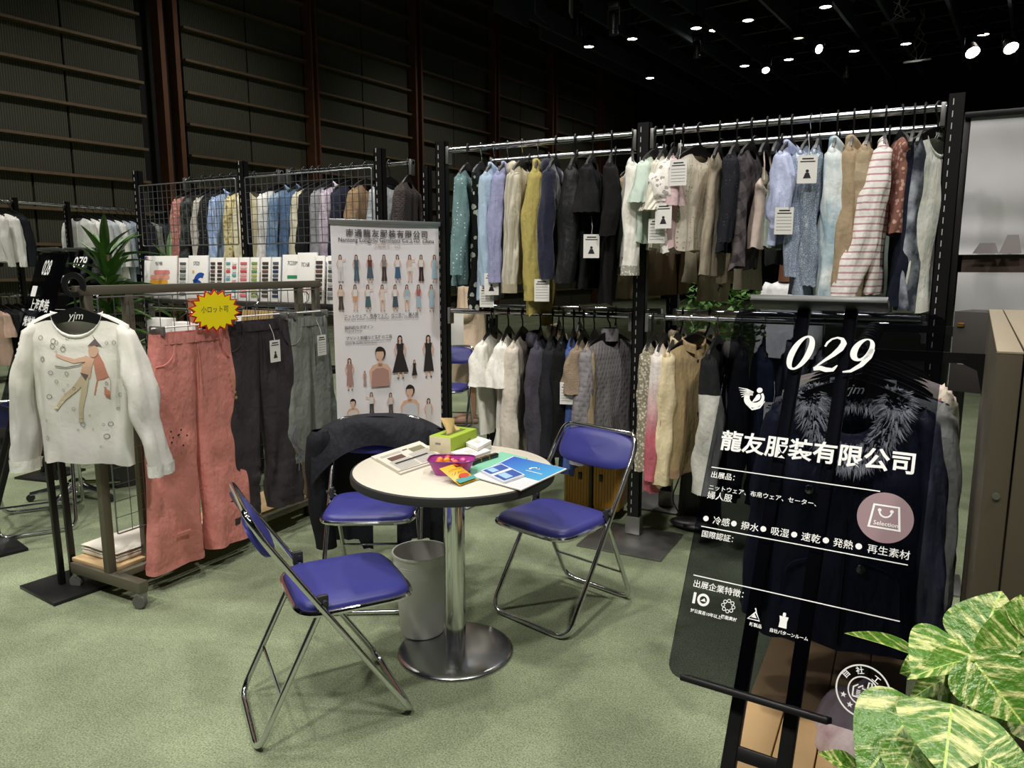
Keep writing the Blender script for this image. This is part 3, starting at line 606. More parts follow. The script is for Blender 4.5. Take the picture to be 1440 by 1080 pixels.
LOW_ROWS = [
 (693, 600, 't_shirt', 'first white tee at the left end of the lower rail', 't-shirt', dict(m=fab('#e6e4d8'), sl='short', slL=.3, rs=.075, collar='band', w=.44)),
 (715, 642, 't_shirt', 'long white tee second from the left on the lower rail', 't-shirt', dict(m=fab('#eceadf'), sl='short', slL=.34, rs=.075, collar='band', w=.44)),
 (735, 638, 'sweatshirt', 'cream sweatshirt third from the left on the lower rail', 'sweatshirt', dict(m=fab('#d8cdb9'), slL=.6, rs=.07, w=.46, hem=fab('#cfc3ae'))),
 (760, 645, 'sweatshirt', 'dark plum hooded sweatshirt on the lower rail', 'sweatshirt', dict(m=fab('#45424f'), slL=.62, rs=.08, w=.48, collar='hood', cuff=fab('#3f3d4a', 'rib', '#2c2a36'))),
 (777, 640, 'sweatshirt', 'charcoal black sweatshirt beside the plum hoodie', 'sweatshirt', dict(m=fab('#202027'), slL=.6, rs=.065, w=.46)),
 (792, 630, 'sweatshirt', 'plain black top with white tag on the lower rail', 'sweatshirt', dict(m=fab('#0f0f12'), slL=.6, rs=.065, w=.46, tags=1)),
 (807, 655, 'shirt', 'royal blue shirt on the lower rail', 'shirt', dict(m=fab('#3f5ea8'), slL=.66, rs=.045, w=.42)),
 (821, 628, 't_shirt', 'brown knitted tee on the lower rail', 't-shirt', dict(m=fab('#9b866b', 'knit', '#857055'), sl='short', slL=.36, rs=.07, w=.44)),
 (836, 632, 'sweater', 'tan knitted sweater beside the grey cable sweater', 'sweater', dict(m=fab('#ad9871', 'knit', '#927d58'), slL=.6, rs=.055, w=.44)),
 (858, 640, 'sweater', 'grey sweater with diamond cable yoke next to the middle post', 'sweater', dict(m=fab('#7d797d', 'diamond', '#a09ca0'), slL=.62, rs=.07, w=.46, yaw=-.28, collar='turtle', b=.045)),
 (918, 640, 'cardigan', 'ecru open mesh knit cardigan right of the middle post', 'cardigan', dict(m=fab('#cfc6ab', 'lace', '#8f876d', .8), slL=.62, rs=.06)),
 (935, 680, 'dress', 'white knit dress fading to pink at the hem', 'dress', dict(m=fab('#e6ddd5', 'grad', '#c9566a', 1.0), slL=.66, rs=.045, metal=True)),
 (953, 672, 'jacket', 'cream cotton jacket with ruffled front on the lower rail', 'jacket', dict(m=fab('#e3d09c'), slL=.64, rs=.065, collar='shirt', cuff=fab('#dccb96'), metal=True)),
 (976, 662, 'vest', 'tan sleeveless work vest with dark buttons', 'vest', dict(m=fab('#bb9f64'), sl='none', w=.46, collar='shirt', yaw=-.42, buttons=5, hem=fab('#b88f6a'), b=.05, metal=True)),
 (1010, 690, 'jacket', 'black jacket with white lower sleeves beside the dark sign', 'jacket', dict(m=fab('#17181c'), smat=fab('#1c1d20', 'block', '#c4c4ba'), slL=.7, rs=.075, metal=True)),
 (1042, 690, 'jacket', 'black jacket with furry collar hung behind the dark sign', 'jacket', dict(m=fab('#16181f'), slL=.62, collar='hood', hmat=fab('#4a4a48', 'knit', '#222222'), yaw=.25, metal=True)),
 (1076, 700, 'jacket', 'dark navy jacket seen through the left half of the sign', 'jacket', dict(m=fab('#1d2740'), slL=.62, yaw=.2, tags=1, metal=True)),
 (1117, 730, 'coat', 'slate grey long coat seen through the dark sign', 'coat', dict(m=fab('#5b6070'), slL=.7, rs=.075, w=.48, collar='shirt', yaw=.2, metal=True)),
 (1160, 740, 'coat', 'mid grey coat behind the fur collared jacket', 'coat', dict(m=fab('#6d7079'), slL=.7, rs=.07, w=.46, metal=True)),
]
hung(LOW_ROWS, FY, ZL, GRP, seed0=100)
LOW_REAR = [
 (786, 560, 'jacket', 'cream fleece jacket on the rear lower rail above the black tops', 'jacket', dict(m=fab('#e0d6b8', 'knit', '#c6b994'), slL=.5, collar='hood', logo=True)),
 (815, 560, 'jacket', 'pale yellow jacket on the rear lower rail', 'jacket', dict(m=fab('#d9c77c'), slL=.5)),
 (866, 560, 'sweater', 'crimson sweater mostly hidden on the rear lower rail', 'sweater', dict(m=fab('#8c2738'), slL=.5)),
 (960, 590, 'jacket', 'beige shearling jacket on the rear lower rail behind the tan vest', 'jacket', dict(m=fab('#c4b48e'), slL=.5, collar='hood')),
 (998, 590, 'jacket', 'sand quilted jacket on the rear lower rail beside the dark sign', 'jacket', dict(m=fab('#bba883'), slL=.5, collar='hood')),
]
hung(LOW_REAR, RY, ZL, GRP, seed0=140)

# ------------------------------------------------------------------ left rack with wire grids and sample books
lr = thing('clothes_rack', 'black post clothes rack with wire grid panels behind the rolling rack', 'clothes rack')
LX = (-5.2, -4.09, -2.915); LY = 3.76
for x in LX: post(lr, x, LY, h=2.2, w=.06); post(lr, x + 0.03, 4.22, h=2.15, w=.05)
for a, b in ((0, 1), (1, 2)):
    rail(lr, LX[a] + .03, LX[b] - .03, 4.15, 2.18, .013); rail(lr, LX[a] + .03, LX[b] - .03, LY, 1.2, .013)
WIRE = plain('grid_wire', '#8d9092', 0.35, 0.8)
def wire_grid(parent, x0, x1, z0, z1, y, step=0.052, axis='x', r=0.0022):
    def P(a, z): return (a, y, z) if axis == 'x' else (y, a, z)
    fr = MB(); fr.tube(fillet([P(x0, z0), P(x1, z0), P(x1, z1), P(x0, z1)], .01, 2, True), r * 2, 6, closed=True); fr.build('grid_frame', WIRE, parent)
    mb = MB(); n = max(2, round((x1 - x0) / step))
    for i in range(1, n): mb.tube([P(x0 + (x1 - x0) * i / n, z0), P(x0 + (x1 - x0) * i / n, z1)], r, 4, cap=False)
    n = max(2, round((z1 - z0) / step))
    for i in range(1, n): mb.tube([P(x0, z0 + (z1 - z0) * i / n), P(x1, z0 + (z1 - z0) * i / n)], r, 4, cap=False)
    return stuff(mb.build('wire_grid', WIRE, parent))
for a, b in ((0, 1), (1, 2)): wire_grid(lr, LX[a] + .045, LX[b] - .045, 1.655, 2.10, LY - 0.03)
BACK_ROWS = [
 (268, 'blouse', 'terracotta print blouse at the left end behind the wire grid', 'blouse', dict(m=fab('#b06a5c', 'floral', '#c98a7a', 2.2))),
 (286, 'top', 'black and grey mesh top behind the left wire grid', 'top', dict(m=fab('#1a1b1c', 'splash', '#55605c', 2))),
 (298, 'blouse', 'grey leopard print blouse behind the left wire grid', 'blouse', dict(m=fab('#b8b4a6', 'dots', '#4a4843', 1.4))),
 (312, 'dress', 'black speckled dress behind the left wire grid', 'dress', dict(m=fab('#17181a', 'dots', '#8a8d8c', 1.3))),
 (326, 'shirt', 'sky blue striped shirt behind the left wire grid', 'shirt', dict(m=fab('#7fa0d2', 'vstripe', '#a9c0e4'), collar='shirt')),
 (345, 'dress', 'yellow flower print dress behind the wire grid post', 'dress', dict(m=fab('#d8cb8a', 'floral', '#a8923a', 2.0))),
 (358, 'shirt', 'light yellow checked shirt beside the yellow flower dress', 'shirt', dict(m=fab('#e2d9b0'))),
 (392, 'shirt', 'white linen shirt behind the right wire grid', 'shirt', dict(m=fab('#e4e3dc'))),
 (412, 'shirt', 'washed denim shirt behind the right wire grid', 'shirt', dict(m=fab('#5f83a6', 'splash', '#88a6bf'), collar='shirt', buttons=4)),
 (428, 'jacket', 'dark denim jacket next to the washed denim shirt', 'jacket', dict(m=fab('#476a94'), collar='shirt')),
 (440, 'vest', 'cream linen vest behind the right wire grid', 'vest', dict(m=fab('#c9c3a6'), )),
 (450, 'jacket', 'black blazer behind the right wire grid', 'jacket', dict(m=fab('#15161a'))),
 (466, 'shirt', 'grey cotton shirt left of the pale lilac shirt', 'shirt', dict(m=fab('#8b8d90'))),
 (480, 'shirt', 'pale lilac striped shirt above the banner', 'shirt', dict(m=fab('#b5a4b8', 'vstripe', '#c9bccb', .6), collar='shirt')),
 (497, 'jacket', 'navy jacket above the banner', 'jacket', dict(m=fab('#20263a'))),
 (514, 'jacket', 'camel brown jacket left of the middle black post', 'jacket', dict(m=fab('#9a7a50'))),
 (548, 'jacket', 'silver grey jacket right of the black post above the banner', 'jacket', dict(m=fab('#a9b0b6'))),
 (574, 'coat', 'dark brown herringbone coat above the banner right corner', 'coat', dict(m=fab('#453d3b', 'diamond', '#584f4c', 2), w=.50, yaw=.4)),
]
for i, (px, nm, lb, ct, kw) in enumerate(BACK_ROWS):
    kw = dict(kw); x = ony(px, 240, 4.15).x; yw = kw.pop('yaw', random.Random(i).uniform(-.05, .25))
    garment(nm, lb, ct, (x, 4.15, 2.18), G + yw, 0.78 + 0.1 * (i % 3), kw.pop('m'), group='garments behind the wire grids', seed=200 + i, slL=.55, rs=.06, **kw)
# shelf and sample books
sh = MB().rbox(((LX[0] + LX[2]) / 2, 3.57, 1.262), (LX[2] - LX[0] - .02, 0.26, 0.03), .004).build('shelf', plain('shelf_dark', '#2a2724', 0.6), lr)
def book(x, w, h, cover, label, y=3.50, tilt=0.10):
    t = thing('sample_book', label, 'sample book', (x, y, 1.2775), 0.0, 'yarn sample books on the grid rack shelf'); t.rotation_euler = (-tilt, 0, 0)
    MB().rbox((0, 0, h / 2), (w, 0.012, h), .002).build('cover', PAPER, t)
    if cover == 'pink':
        cb = MB().flat(circ(-w / 2 + .035, h - .014, .011, 12), -.0075); cb.build('pink_dot', plain('pk1', '#e08a86'), t, smooth=False); mb = MB().flat([(-w / 2 + .002, h - .022), (-w / 2 + .026, h - .022), (-w / 2 + .03, h - .002), (-w / 2 + .002, h - .002)], -.0075); mb.build('corner_print', plain('pk4', '#3a5fb0'), t, smooth=False); mb = MB()
        for k, (c0, wd) in enumerate(((0.02, .10), (0.0, .12), (-.01, .11), (.02, .1))): mb.flat(rrect(wd * w / .2, .03, .0145, 4, c0, .185 - .034 * k), -.0075, k % 4)
        mb.build('print', [plain('pk1', '#e08a86'), plain('pk2', '#e8a08a'), plain('pk3', '#dfa23c'), plain('pk4', '#3a5fb0')], t, smooth=False)
        text('90198B', -.05, .235, .036, INK, t, y=-.008, sx=.7)
    elif cover == 'blue':
        mb = MB(); A, B = ring2(.03, .115, .035, .07, 20, 60, 230); band(mb, A, B, -.0075); A, B = ring2(-.02, .055, .05, .085, 20, 10, 110); band(mb, A, B, -.0075); mb.flat(circ(-.045, .19, .011, 12), -.0075, 1)
        mb.build('print', [plain('bl1', '#2a50a0'), plain('bl2', '#e0b050')], t, smooth=False); text('S7520', -.045, .235, .036, INK, t, y=-.008, sx=.7)
    elif cover == 'green':
        mb = MB(); mb.flat([(-.05, .15), (.05, .15), (.05, .17), (-.05, .17)], -.0075); mb.flat([(-.05, .12), (.04, .12), (.04, .13), (-.05, .13)], -.0075, 1); mb.build('print', [plain('gr1', '#2f8a5a'), plain('gr2', '#c05048')], t, smooth=False)
        text('7C230M', -.05, .235, .036, INK, t, y=-.008, sx=.7)
    elif cover == 'bars':
        mb = MB()
        for k in range(8): mb.flat([(-.05 + .013 * k, .05 + .01 * (k % 3)), (-.046 + .013 * k, .05 + .01 * (k % 3)), (-.046 + .013 * k, .12 - .012 * (k % 4)), (-.05 + .013 * k, .12 - .012 * (k % 4))], -.0075, k % 2)
        mb.build('print', [plain('br1', '#c0503a'), plain('br2', '#8a6a3a')], t, smooth=False); text('7C168', -.045, .225, .036, INK, t, y=-.008, sx=.7)
    else:                                       # a column or two of yarn swatches
        cols = max(1, int(w / 0.055)); n = 9
        for q in range(cols):
            for k in range(n):
                c = cover[(q * 3 + k) % len(cover)]
                MB().box((-w / 2 + (q + .5) * w / cols, -.0075, .025 + k * (h - .05) / n + .012), (w / cols * .62, .006, (h - .05) / n * .62)).build('swatch', plain('yarn_' + c, c, .9), t)
    return t
brow = ['#4a3a34', '#2f2a2a', '#6b4a42', '#382c30']; pinks = ['#d06a72', '#e09a98', '#c04a52', '#e8c0b8']; grs = ['#7f9a50', '#a8b060', '#5f8a58', '#c0c080']; grey = ['#55585a', '#8a8d8c', '#3a3c3e', '#a8aaa8']; blu = ['#3a5090', '#2a3a70', '#6a80b0', '#223058']
bx0 = ony(200, 380, 3.5).x
BK = [(200, 246, 'pink', 'sample book with pink orange and blue pill shapes on its cover'), (248, 262, grey, 'narrow grey yarn swatch book beside the pill cover book'), (262, 290, 'blue', 'sample book with a bold blue swirl on its cover'),
      (292, 312, brow, 'brown yarn swatch book right of the blue swirl book'), (314, 332, ['#5fa0b0', '#d8d8d0', '#c84a5a', '#e8e4da'], 'white swatch book with teal scribble'), (333, 348, pinks, 'pink and red yarn swatch book'), (349, 362, grs, 'green and olive yarn swatch book'),
      (364, 378, brow, 'dark brown narrow swatch book beside the green one'), (379, 392, ['#223058', '#30303a', '#505868'], 'navy and black yarn swatch book'),
      (394, 427, 'green', 'sample book with a green and red bar on its white cover'), (428, 442, ['#c84a4a', '#e0d8c8', '#b8a898'], 'pale swatch book with one red swatch'), (444, 460, blu, 'blue yarn swatch book'), (430, 1, None, None)]
for (a, b, cv, lb) in BK[:-1]:
    xa, xb = ony(a, 380, 3.5).x, ony(b, 380, 3.5).x; book((xa + xb) / 2, xb - xa - .006, 0.30 if isinstance(cv, str) else 0.285, cv, lb)
xa, xb = ony(409, 400, 3.40).x, ony(436, 400, 3.40).x
book(xa * .5 + xb * .5, xb - xa, .31, 'bars', 'sample book with thin red bars on its cover standing forward', y=3.445)
for a, b, cv, lb in ((440, 455, brow, 'dark brown swatch book next to the red bar book'), (458, 470, grey, 'grey swatch book partly behind the banner')):
    xa, xb = ony(a, 400, 3.445).x, ony(b, 400, 3.445).x; book((xa + xb) / 2, xb - xa - .004, .29, cv, lb, y=3.445)
# things below the shelf, seen through the rolling rack
tb = thing('side_table', 'dark low table under the sample book shelf', 'table', (-3.83, 3.42, 0)); MB().rbox((0, 0, .86), (1.46, .42, .03), .005).build('table_top', plain('shelf_dark', '#2a2724'), tb)
for sx in (-1, 1):
    for sy in (-1, 1): MB().tube([(sx * .68, sy * .17, 0), (sx * .68, sy * .17, .85)], .018, 8).build('leg', BLK, tb)
for i, (px0, px1, h, lb) in enumerate(((205, 232, .26, 'white sample box marked in grey, left of the pair'), (240, 268, .24, 'white sample box marked in grey, right of the pair'))):
    xa, xb = ony(px0, 460, 3.3).x, ony(px1, 460, 3.3).x
    t = thing('sample_box', lb, 'box', ((xa + xb) / 2, 3.35, .876), 0); MB().rbox((0, 0, h / 2 + .02), (xb - xa, .08, h), .003).build('carton', PAPER, t); text(('T186', 'FONI')[i], 0, h * .6, .05, GREYINK, t, y=-.0415, align='CENTER', sx=.8)
xa = ony(340, 430, 3.3).x; t = thing('yarn_tray', 'white tray with rows of cream yarn hanks behind the yellow star sign', 'tray', (xa, 3.4, .876), 0)
MB().rbox((0.1, 0, .16), (.50, .18, .30), .004).build('tray', PAPER, t)
for k in range(12): MB().tube([(.02 + .024 * k, -.10, .36), (.02 + .024 * k, -.115, .30), (.02 + .024 * k, -.10, .2)], .010, 7).build('yarn_hank', plain('hank', '#d9c9a4' if k % 3 else '#a88f62', .9), t)
t = thing('cardboard_tube', 'brown cardboard tube standing behind the wire grid', 'tube', (ony(262, 430, 3.3).x, 3.35, .876), 0); MB().lathe([(.03, 0), (.03, .42), (.026, .42), (.026, .3)], 16).build('tube_wall', plain('kraft', '#a87a5c', .8), t)
# ------------------------------------------------------------------ round table
TX, TY, TZ = -1.475, 2.30, 0.748
rt_ = thing('round_table', 'round white topped meeting table with black edge on a chrome pedestal', 'table', (TX, TY, 0))
N = NT('table_laminate'); N.set(Roughness=0.38); N.l(N.mix(N.noise(60, 3), lin('#d3cdbd'), lin('#ddd7c7')), N.b.inputs['Base Color'])
MB().lathe([(0.0001, TZ - 0.03), (0.376, TZ - 0.03), (0.377, TZ - 0.002), (0.374, TZ), (0.0001, TZ)], 72).build('table_top', N.m, rt_)
MB().lathe([(0.377, TZ - 0.033), (0.384, TZ - 0.030), (0.386, TZ - 0.016), (0.383, TZ - 0.003), (0.3755, TZ + 0.0005), (0.3755, TZ - 0.033)], 72, cap=False).build('edge_band', plain('edge_rubber', '#2b2b2c', 0.55), rt_)
MB().lathe([(0.041, 0.02), (0.041, TZ - 0.03)], 36).build('pole', CHR, rt_)
MB().lathe([(0.06, TZ - 0.032), (0.12, TZ - 0.032), (0.12, TZ - 0.04), (0.05, TZ - 0.06)], 32).build('mounting_flange', CHR, rt_)
MB().lathe([(0.0001, 0.022), (0.05, 0.022), (0.21, 0.018), (0.224, 0.012), (0.228, 0.006), (0.228, 0.0), (0.0001, 0.0)], 72).build('base_disc', plain('base_chrome', '#b9bbbc', 0.24, 1.0), rt_)
t = thing('waste_bin', 'light grey plastic waste bin standing at the table pedestal', 'bin', (-1.665, 2.345, 0.0225))
GREY = plain('bin_grey', '#cfcfc9', 0.45)
MB().lathe([(0.0001, 0.0), (0.085, 0.0), (0.088, 0.004), (0.112, 0.335), (0.116, 0.337), (0.116, 0.345), (0.110, 0.345), (0.109, 0.34), (0.085, 0.012), (0.0001, 0.012)], 48).build('bin_body', GREY, t)
for k in range(6): MB().lathe([(0.1085 - .0008 * k, 0.30 - .009 * k), (0.1108 - .0008 * k, 0.302 - .009 * k), (0.1085 - .0008 * k, 0.304 - .009 * k)], 48, cap=False).build('ridge', GREY, t)

# ------------------------------------------------------------------ folding chairs
N = NT('seat_vinyl'); N.set(Roughness=0.42); N.l(N.mix(N.noise(5, 2), lin('#303176'), lin('#3b3d8c')), N.b.inputs['Base Color']); N.bump(N.noise(260, 2), 0.15, 0.002); VIN = N.m
GRIP = plain('hinge_rubber', '#2a2a2b', 0.5)
def chair_parts():
    P = {}
    r = 0.0105; hw = 0.212
    def A(y0, z0): return y0, z0
    pts = [(-hw, -0.25, 0.011), (-hw, 0.205, 0.70), (-hw + 0.02, 0.245, 0.775), (hw - 0.02, 0.245, 0.775), (hw, 0.205, 0.70), (hw, -0.25, 0.011)]
    P['front_frame'] = MB().tube(fillet(pts, 0.065, 6, True), r, 10, closed=True).data('front_frame', CHR)
    w2 = 0.188
    pts = [(-w2, 0.03, 0.455), (-w2, 0.25, 0.011), (w2, 0.25, 0.011), (w2, 0.03, 0.455)]
    P['rear_frame'] = MB().tube(fillet(pts, 0.06, 5), r, 10).data('rear_frame', CHR)
    def seat(u, v, zo=0.0, g=1.0):
        a = 2 * math.pi * u; c, s = math.cos(a), math.sin(a); x = 0.195 * math.copysign(abs(c) ** 0.38, c) * (1 - 0.05 * (s < 0) * 0); y = 0.185 * math.copysign(abs(s) ** 0.38, s)
        return x, y
    def sp(u, v):
        k = [0.0, .55, .85, .97, 1.0, 1.0, .97, .0][min(7, int(v * 7 + .01))]; z = [0.032, .031, .027, .018, .008, 0.0, -.003, -.003][min(7, int(v * 7 + .01))]
        x, y = seat(u, v); return (x * k, -0.085 + y * k, 0.43 + z)
    P['seat'] = MB().grid(sp, 48, 7, cu=True).data('seat', VIN, angle=60)
    P['seat_rim'] = MB().tube([(seat(k / 40, 0)[0] * 1.03, -0.085 + seat(k / 40, 0)[1] * 1.03, 0.424) for k in range(40)], 0.0095, 8, closed=True).data('seat_rim', CHR)
    def bp(u, v):
        a = 2 * math.pi * u; k = [0, .6, .9, 1.0, 1.0, .9, .6, 0][min(7, int(v * 7 + .01))]; d = [-.018, -.017, -.012, -.004, .006, .012, .014, .014][min(7, int(v * 7 + .01))]
        x = 0.205 * k * math.copysign(abs(math.cos(a)) ** .45, math.cos(a)); z = 0.083 * k * math.copysign(abs(math.sin(a)) ** .55, math.sin(a)) * (1.0 - .25 * (x / .205) ** 2 * (math.sin(a) > 0))
        return (x, 0.207 + d + z * 0.5 - 0.03 * (1 - (x / .205) ** 2) + 0.02, 0.695 + z * 0.92)
    P['backrest'] = MB().grid(bp, 44, 7, cu=True).data('backrest', VIN, angle=60)
    for nm, sx in (('hinge', -1), ('hinge', 1)):
        mb = MB(); mb.rbox((sx * 0.2, 0.035, 0.465), (0.02, 0.036, 0.05), 0.006); mb.tube([(sx * 0.182, 0.03, 0.47), (sx * 0.225, 0.03, 0.47)], 0.008, 8)
        P[(nm, sx)] = mb.data('hinge', GRIP)
    P['cross_bar'] = MB().tube([(-0.19, -0.075, 0.27), (0.19, -0.075, 0.27)], 0.006, 8).data('cross_bar', CHR)
    P['stay'] = MB().tube([(-0.19, 0.17, 0.16), (0.19, 0.17, 0.16)], 0.006, 8).data('stay', CHR)
    return P
CP = chair_parts()
def chair(loc, front, label, rz=None):
    rz = math.atan2(front[1], front[0]) + math.pi / 2 if rz is None else rz
    t = thing('folding_chair', label, 'chair', (loc[0], loc[1], 0.001), rz, 'blue folding chairs')
    for k, me in CP.items():
        if k == 'cross_bar': continue
        place(me, k[0] if isinstance(k, tuple) else k, t)
    return t
chair((-1.685, 1.785), (0.577, 0.816), 'nearest blue vinyl folding chair, seen from behind its shoulder left of the bin')
chair((-1.255, 2.86), (-0.25, -0.97), 'blue vinyl folding chair on the right of the table before the yellow suitcase')
jc = chair((-2.10, 2.60), (0.50, -0.866), 'blue vinyl folding chair behind the table with a dark jacket over its back')
chair((-3.62, 5.55), (0.35, -0.94), 'blue folding chair seen between the racks below the beige coat')
chair((-4.45, 2.41), (-0.83, 0.55), 'blue folding chair at far left piled with a black bag')
# jacket over the chair back
N_JK = fab('#191b24', rough=.7)
t = thing('suit_jacket', 'dark navy jacket draped over the back of the folding chair', 'jacket', jc.location, jc.rotation_euler.z)
def shoulder(u, v):                       # folded over the backrest top, front flap to the seat side
    x = (u - .5) * 0.62; e = abs(u - .5) * 2; s = v * 2 - 1
    top = 0.795 - 0.085 * e ** 2.6; drop = 0.13 + 0.10 * e ** 2
    if s < 0: y = 0.262 - 0.035 - 0.10 * (-s) ** .5 * (1 + .3 * e); z = top - drop * (-s) ** 1.5
    else: y = 0.262 + 0.05 * s ** .5 + 0.012 * math.sin(12 * x) * s; z = top - 0.5 * s ** 1.15
    return (x, y + 0.006 * math.sin(17 * x + 4 * s), z)
MB().grid(shoulder, 36, 30).build('jacket_back', N_JK, t, angle=180)
for sx in (-1, 1):
    def slv(u, v, sx=sx):
        a = 2 * math.pi * u; r = 0.068 * (1 - .25 * v) * (1 + .06 * math.sin(15 * v + a)) * sstep(-.1, .08, v)
        return (sx * (0.275 + 0.02 * math.sin(3 * v)) + r * math.cos(a), 0.17 + r * math.sin(a) * .9 + .05 * v, 0.73 - 0.60 * v)
    MB().grid(slv, 16, 18, cu=True).build('sleeve', N_JK, t, angle=180)
    def panel(u, v, sx=sx): return (sx * (0.06 + 0.2 * u), 0.315 + .01 * math.sin(20 * u + 5 * v), 0.40 - 0.27 * v - .05 * (u < .3) * v)
    MB().grid(panel, 8, 8).build('jacket_tail', N_JK, t, angle=180)
MB().grid(lambda u, v: ((u - .5) * .26, 0.185 + .03 * v + .02 * abs(u - .5), 0.775 - .07 * v + .02 * math.sin(math.pi * u)), 14, 5).build('lining', plain('lining_blue', '#1b2452', .5), t, angle=180)

# ------------------------------------------------------------------ on the table
def tz(x, y): return onz(x, y, TZ + .001)
def quad(px): return [tz(x, y) for x, y in px]
def sheet(name, label, cat, px, th, mat, lift=0.0):
    Q = quad(px); c = sum(Q, Vector()) / 4; t = thing(name, label, cat, (c.x, c.y, TZ + .001 + lift))
    ang = math.atan2((Q[1] - Q[0]).y, (Q[1] - Q[0]).x); t.rotation_euler = (0, 0, ang); M = Matrix.Rotation(-ang, 3, 'Z')
    L = [M @ (q - c) for q in Q]; MB().slab([(p.x, p.y) for p in L], 0, th).build('sheet', mat, t, smooth=False); return t, L
def lerp2(L, u, v, z):                     # u along the first edge, v toward the last
    a = L[0].lerp(L[1], u); b = L[3].lerp(L[2], u); p = a.lerp(b, v); return (p.x, p.y, z)
def patch(t, L, u0, u1, v0, v1, z, mat, name='print'):
    return MB().add([lerp2(L, u0, v0, z), lerp2(L, u1, v0, z), lerp2(L, u1, v1, z), lerp2(L, u0, v1, z)], [(0, 1, 2, 3)]).build(name, mat, t, smooth=False)
def flat_text(body, t, L, u, v, size, mat, z, rot=0.0, **kw):
    o = text(body, 0, 0, size, mat, t, y=0, **kw); o.location = lerp2(L, u, v, z); o.rotation_euler = (R(-90), 0, rot); return o
# newspaper: near-left corner, near-right, far-right, far-left
NEWS = plain('newsprint', '#cfcabd', .85, var=.05)
t, L = sheet('newspaper', 'folded newspaper lying on the left side of the table', 'newspaper', [(522, 644), (563, 668), (628, 646), (590, 622)], .006, NEWS)
t2 = MB().slab([tuple(lerp2(L, u, v, 0))[:2] for u, v in ((.18, .0), (.94, .0), (.98, .97), (.14, .98))], .006, .011).build('folded_section', NEWS, t, smooth=False)
patch(t, L, .34, .52, .12, .42, .0115, plain('news_photo', '#5a4038', .8)); patch(t, L, .22, .42, .62, .9, .0115, plain('news_photo2', '#77735a', .8))
for k in range(15):
    for (v0, v1) in ((.06, .46), (.5, .92)):
        u = .2 + .05 * k
        if (.3 < u < .55 and v0 < .1) or (u < .45 and v0 > .4): continue
        patch(t, L, u, u + .022, v0, v1, .0115, GREYINK, 'text_column')
patch(t, L, .62, .68, .12, .8, .0118, INK, 'headline'); patch(t, L, .2, .24, .5, .6, .0118, INK, 'headline')
# tissue box
Q0, Q1, Q2 = tz(609.5, 638), tz(634.6, 642), tz(668, 628); c = Q1 + (Q2 - Q1).normalized() * .1025 + Vector((-(Q2 - Q1).normalized().y, (Q2 - Q1).normalized().x, 0)) * .0525
ti = thing('tissue_box', 'green and pale wood tissue box with a tissue pulled out', 'tissue box', (c.x, c.y, TZ + .001), math.atan2((Q2 - Q1).y, (Q2 - Q1).x))
GRN = plain('tissue_green', '#9db531', .6); PW = plain('tissue_wood', '#d8cfae', .7, var=.1, vs=40)
MB().rbox((0, 0, .0375), (.205, .105, .075), .003).build('box_body', GRN, ti); MB().rbox((-.102, 0, .0375), (.004, .1, .071), .001).build('end_panel', PW, ti)
MB().slab([(-.07, -.02), (.07, -.02), (.07, .02), (-.07, .02)], .0755, .0758).build('opening', plain('slot_dark', '#5a6a20'), ti)
MB().grid(lambda u, v: ((u - .5) * .11 * (1 - .55 * v) - .01 * v, (.004 + .03 * v * math.sin(u * 9)) - .005 + .02 * v, .074 + .062 * v * (1 - .8 * (u - .45) ** 2)), 16, 10).build('tissue', plain('tissue_paper', '#e2c58c', .9), ti, angle=180)
o = text('CE', .02, .03, .022, INK, ti, y=-.0532); mb = MB(); mb.add([(-.1046, .022, .042), (-.1046, -.004, .042), (-.1046, -.004, .050), (-.1046, .022, .050)], [(0, 1, 2, 3)]); mb.build('end_print', GREYINK, ti, smooth=False)
# green folder, brochure, booklets
t, L = sheet('folder', 'mint green paper folder under the business card boxes', 'folder', [(655, 662), (672, 676), (742, 645), (705, 636)], .003, plain('mint', '#7cc0a2', .6))
t, L = sheet('brochure', 'blue company brochure with white logo lying at the table edge', 'brochure', [(664, 672), (733, 692), (797, 662), (722, 644)], .004, PAPER, .004)
N = NT('brochure_blue'); N.set(Roughness=.35); X, Y, Z = N.xyz(); N.l(N.mix(N.math('MULTIPLY_ADD', X, 3.0, .5), lin('#2b57c0'), lin('#55b0dc')), N.b.inputs['Base Color'])
patch(t, L, .02, .98, .38, .99, .0045, N.m, 'cover_print'); patch(t, L, .1, .95, .03, .3, .0045, plain('flyer_lilac', '#d9d4d8', .6))
mb = MB(); A, B = ring2(0, 0, .012, .02, 16, 20, 250); band(mb, A, B); mb.flat(circ(.006, .014, .007, 10)); o = mb.build('logo', WHITE, t, smooth=False); o.location = lerp2(L, .62, .72, .005); o.rotation_euler = (R(-90), 0, 0)
patch(t, L, .55, .86, .6, .615, .005, WHITE, 'caption_line')
t, L = sheet('leaflet', 'small folded blue and white leaflet on the brochure', 'leaflet', [(676, 668), (709, 684), (738, 674), (705, 658)], .008, plain('leaflet_white', '#dfe4ee', .5), .0095)
patch(t, L, .04, .40, .05, .95, .0085, plain('leaflet_blue', '#3556a4', .5)); patch(t, L, .52, .96, .05, .95, .0085, plain('leaflet_blue', '#3556a4', .5)); patch(t, L, .55, .9, .2, .55, .009, plain('leaflet_sky', '#9cc4e4', .5)); patch(t, L, .08, .35, .2, .5, .009, plain('leaflet_sky', '#9cc4e4', .5))
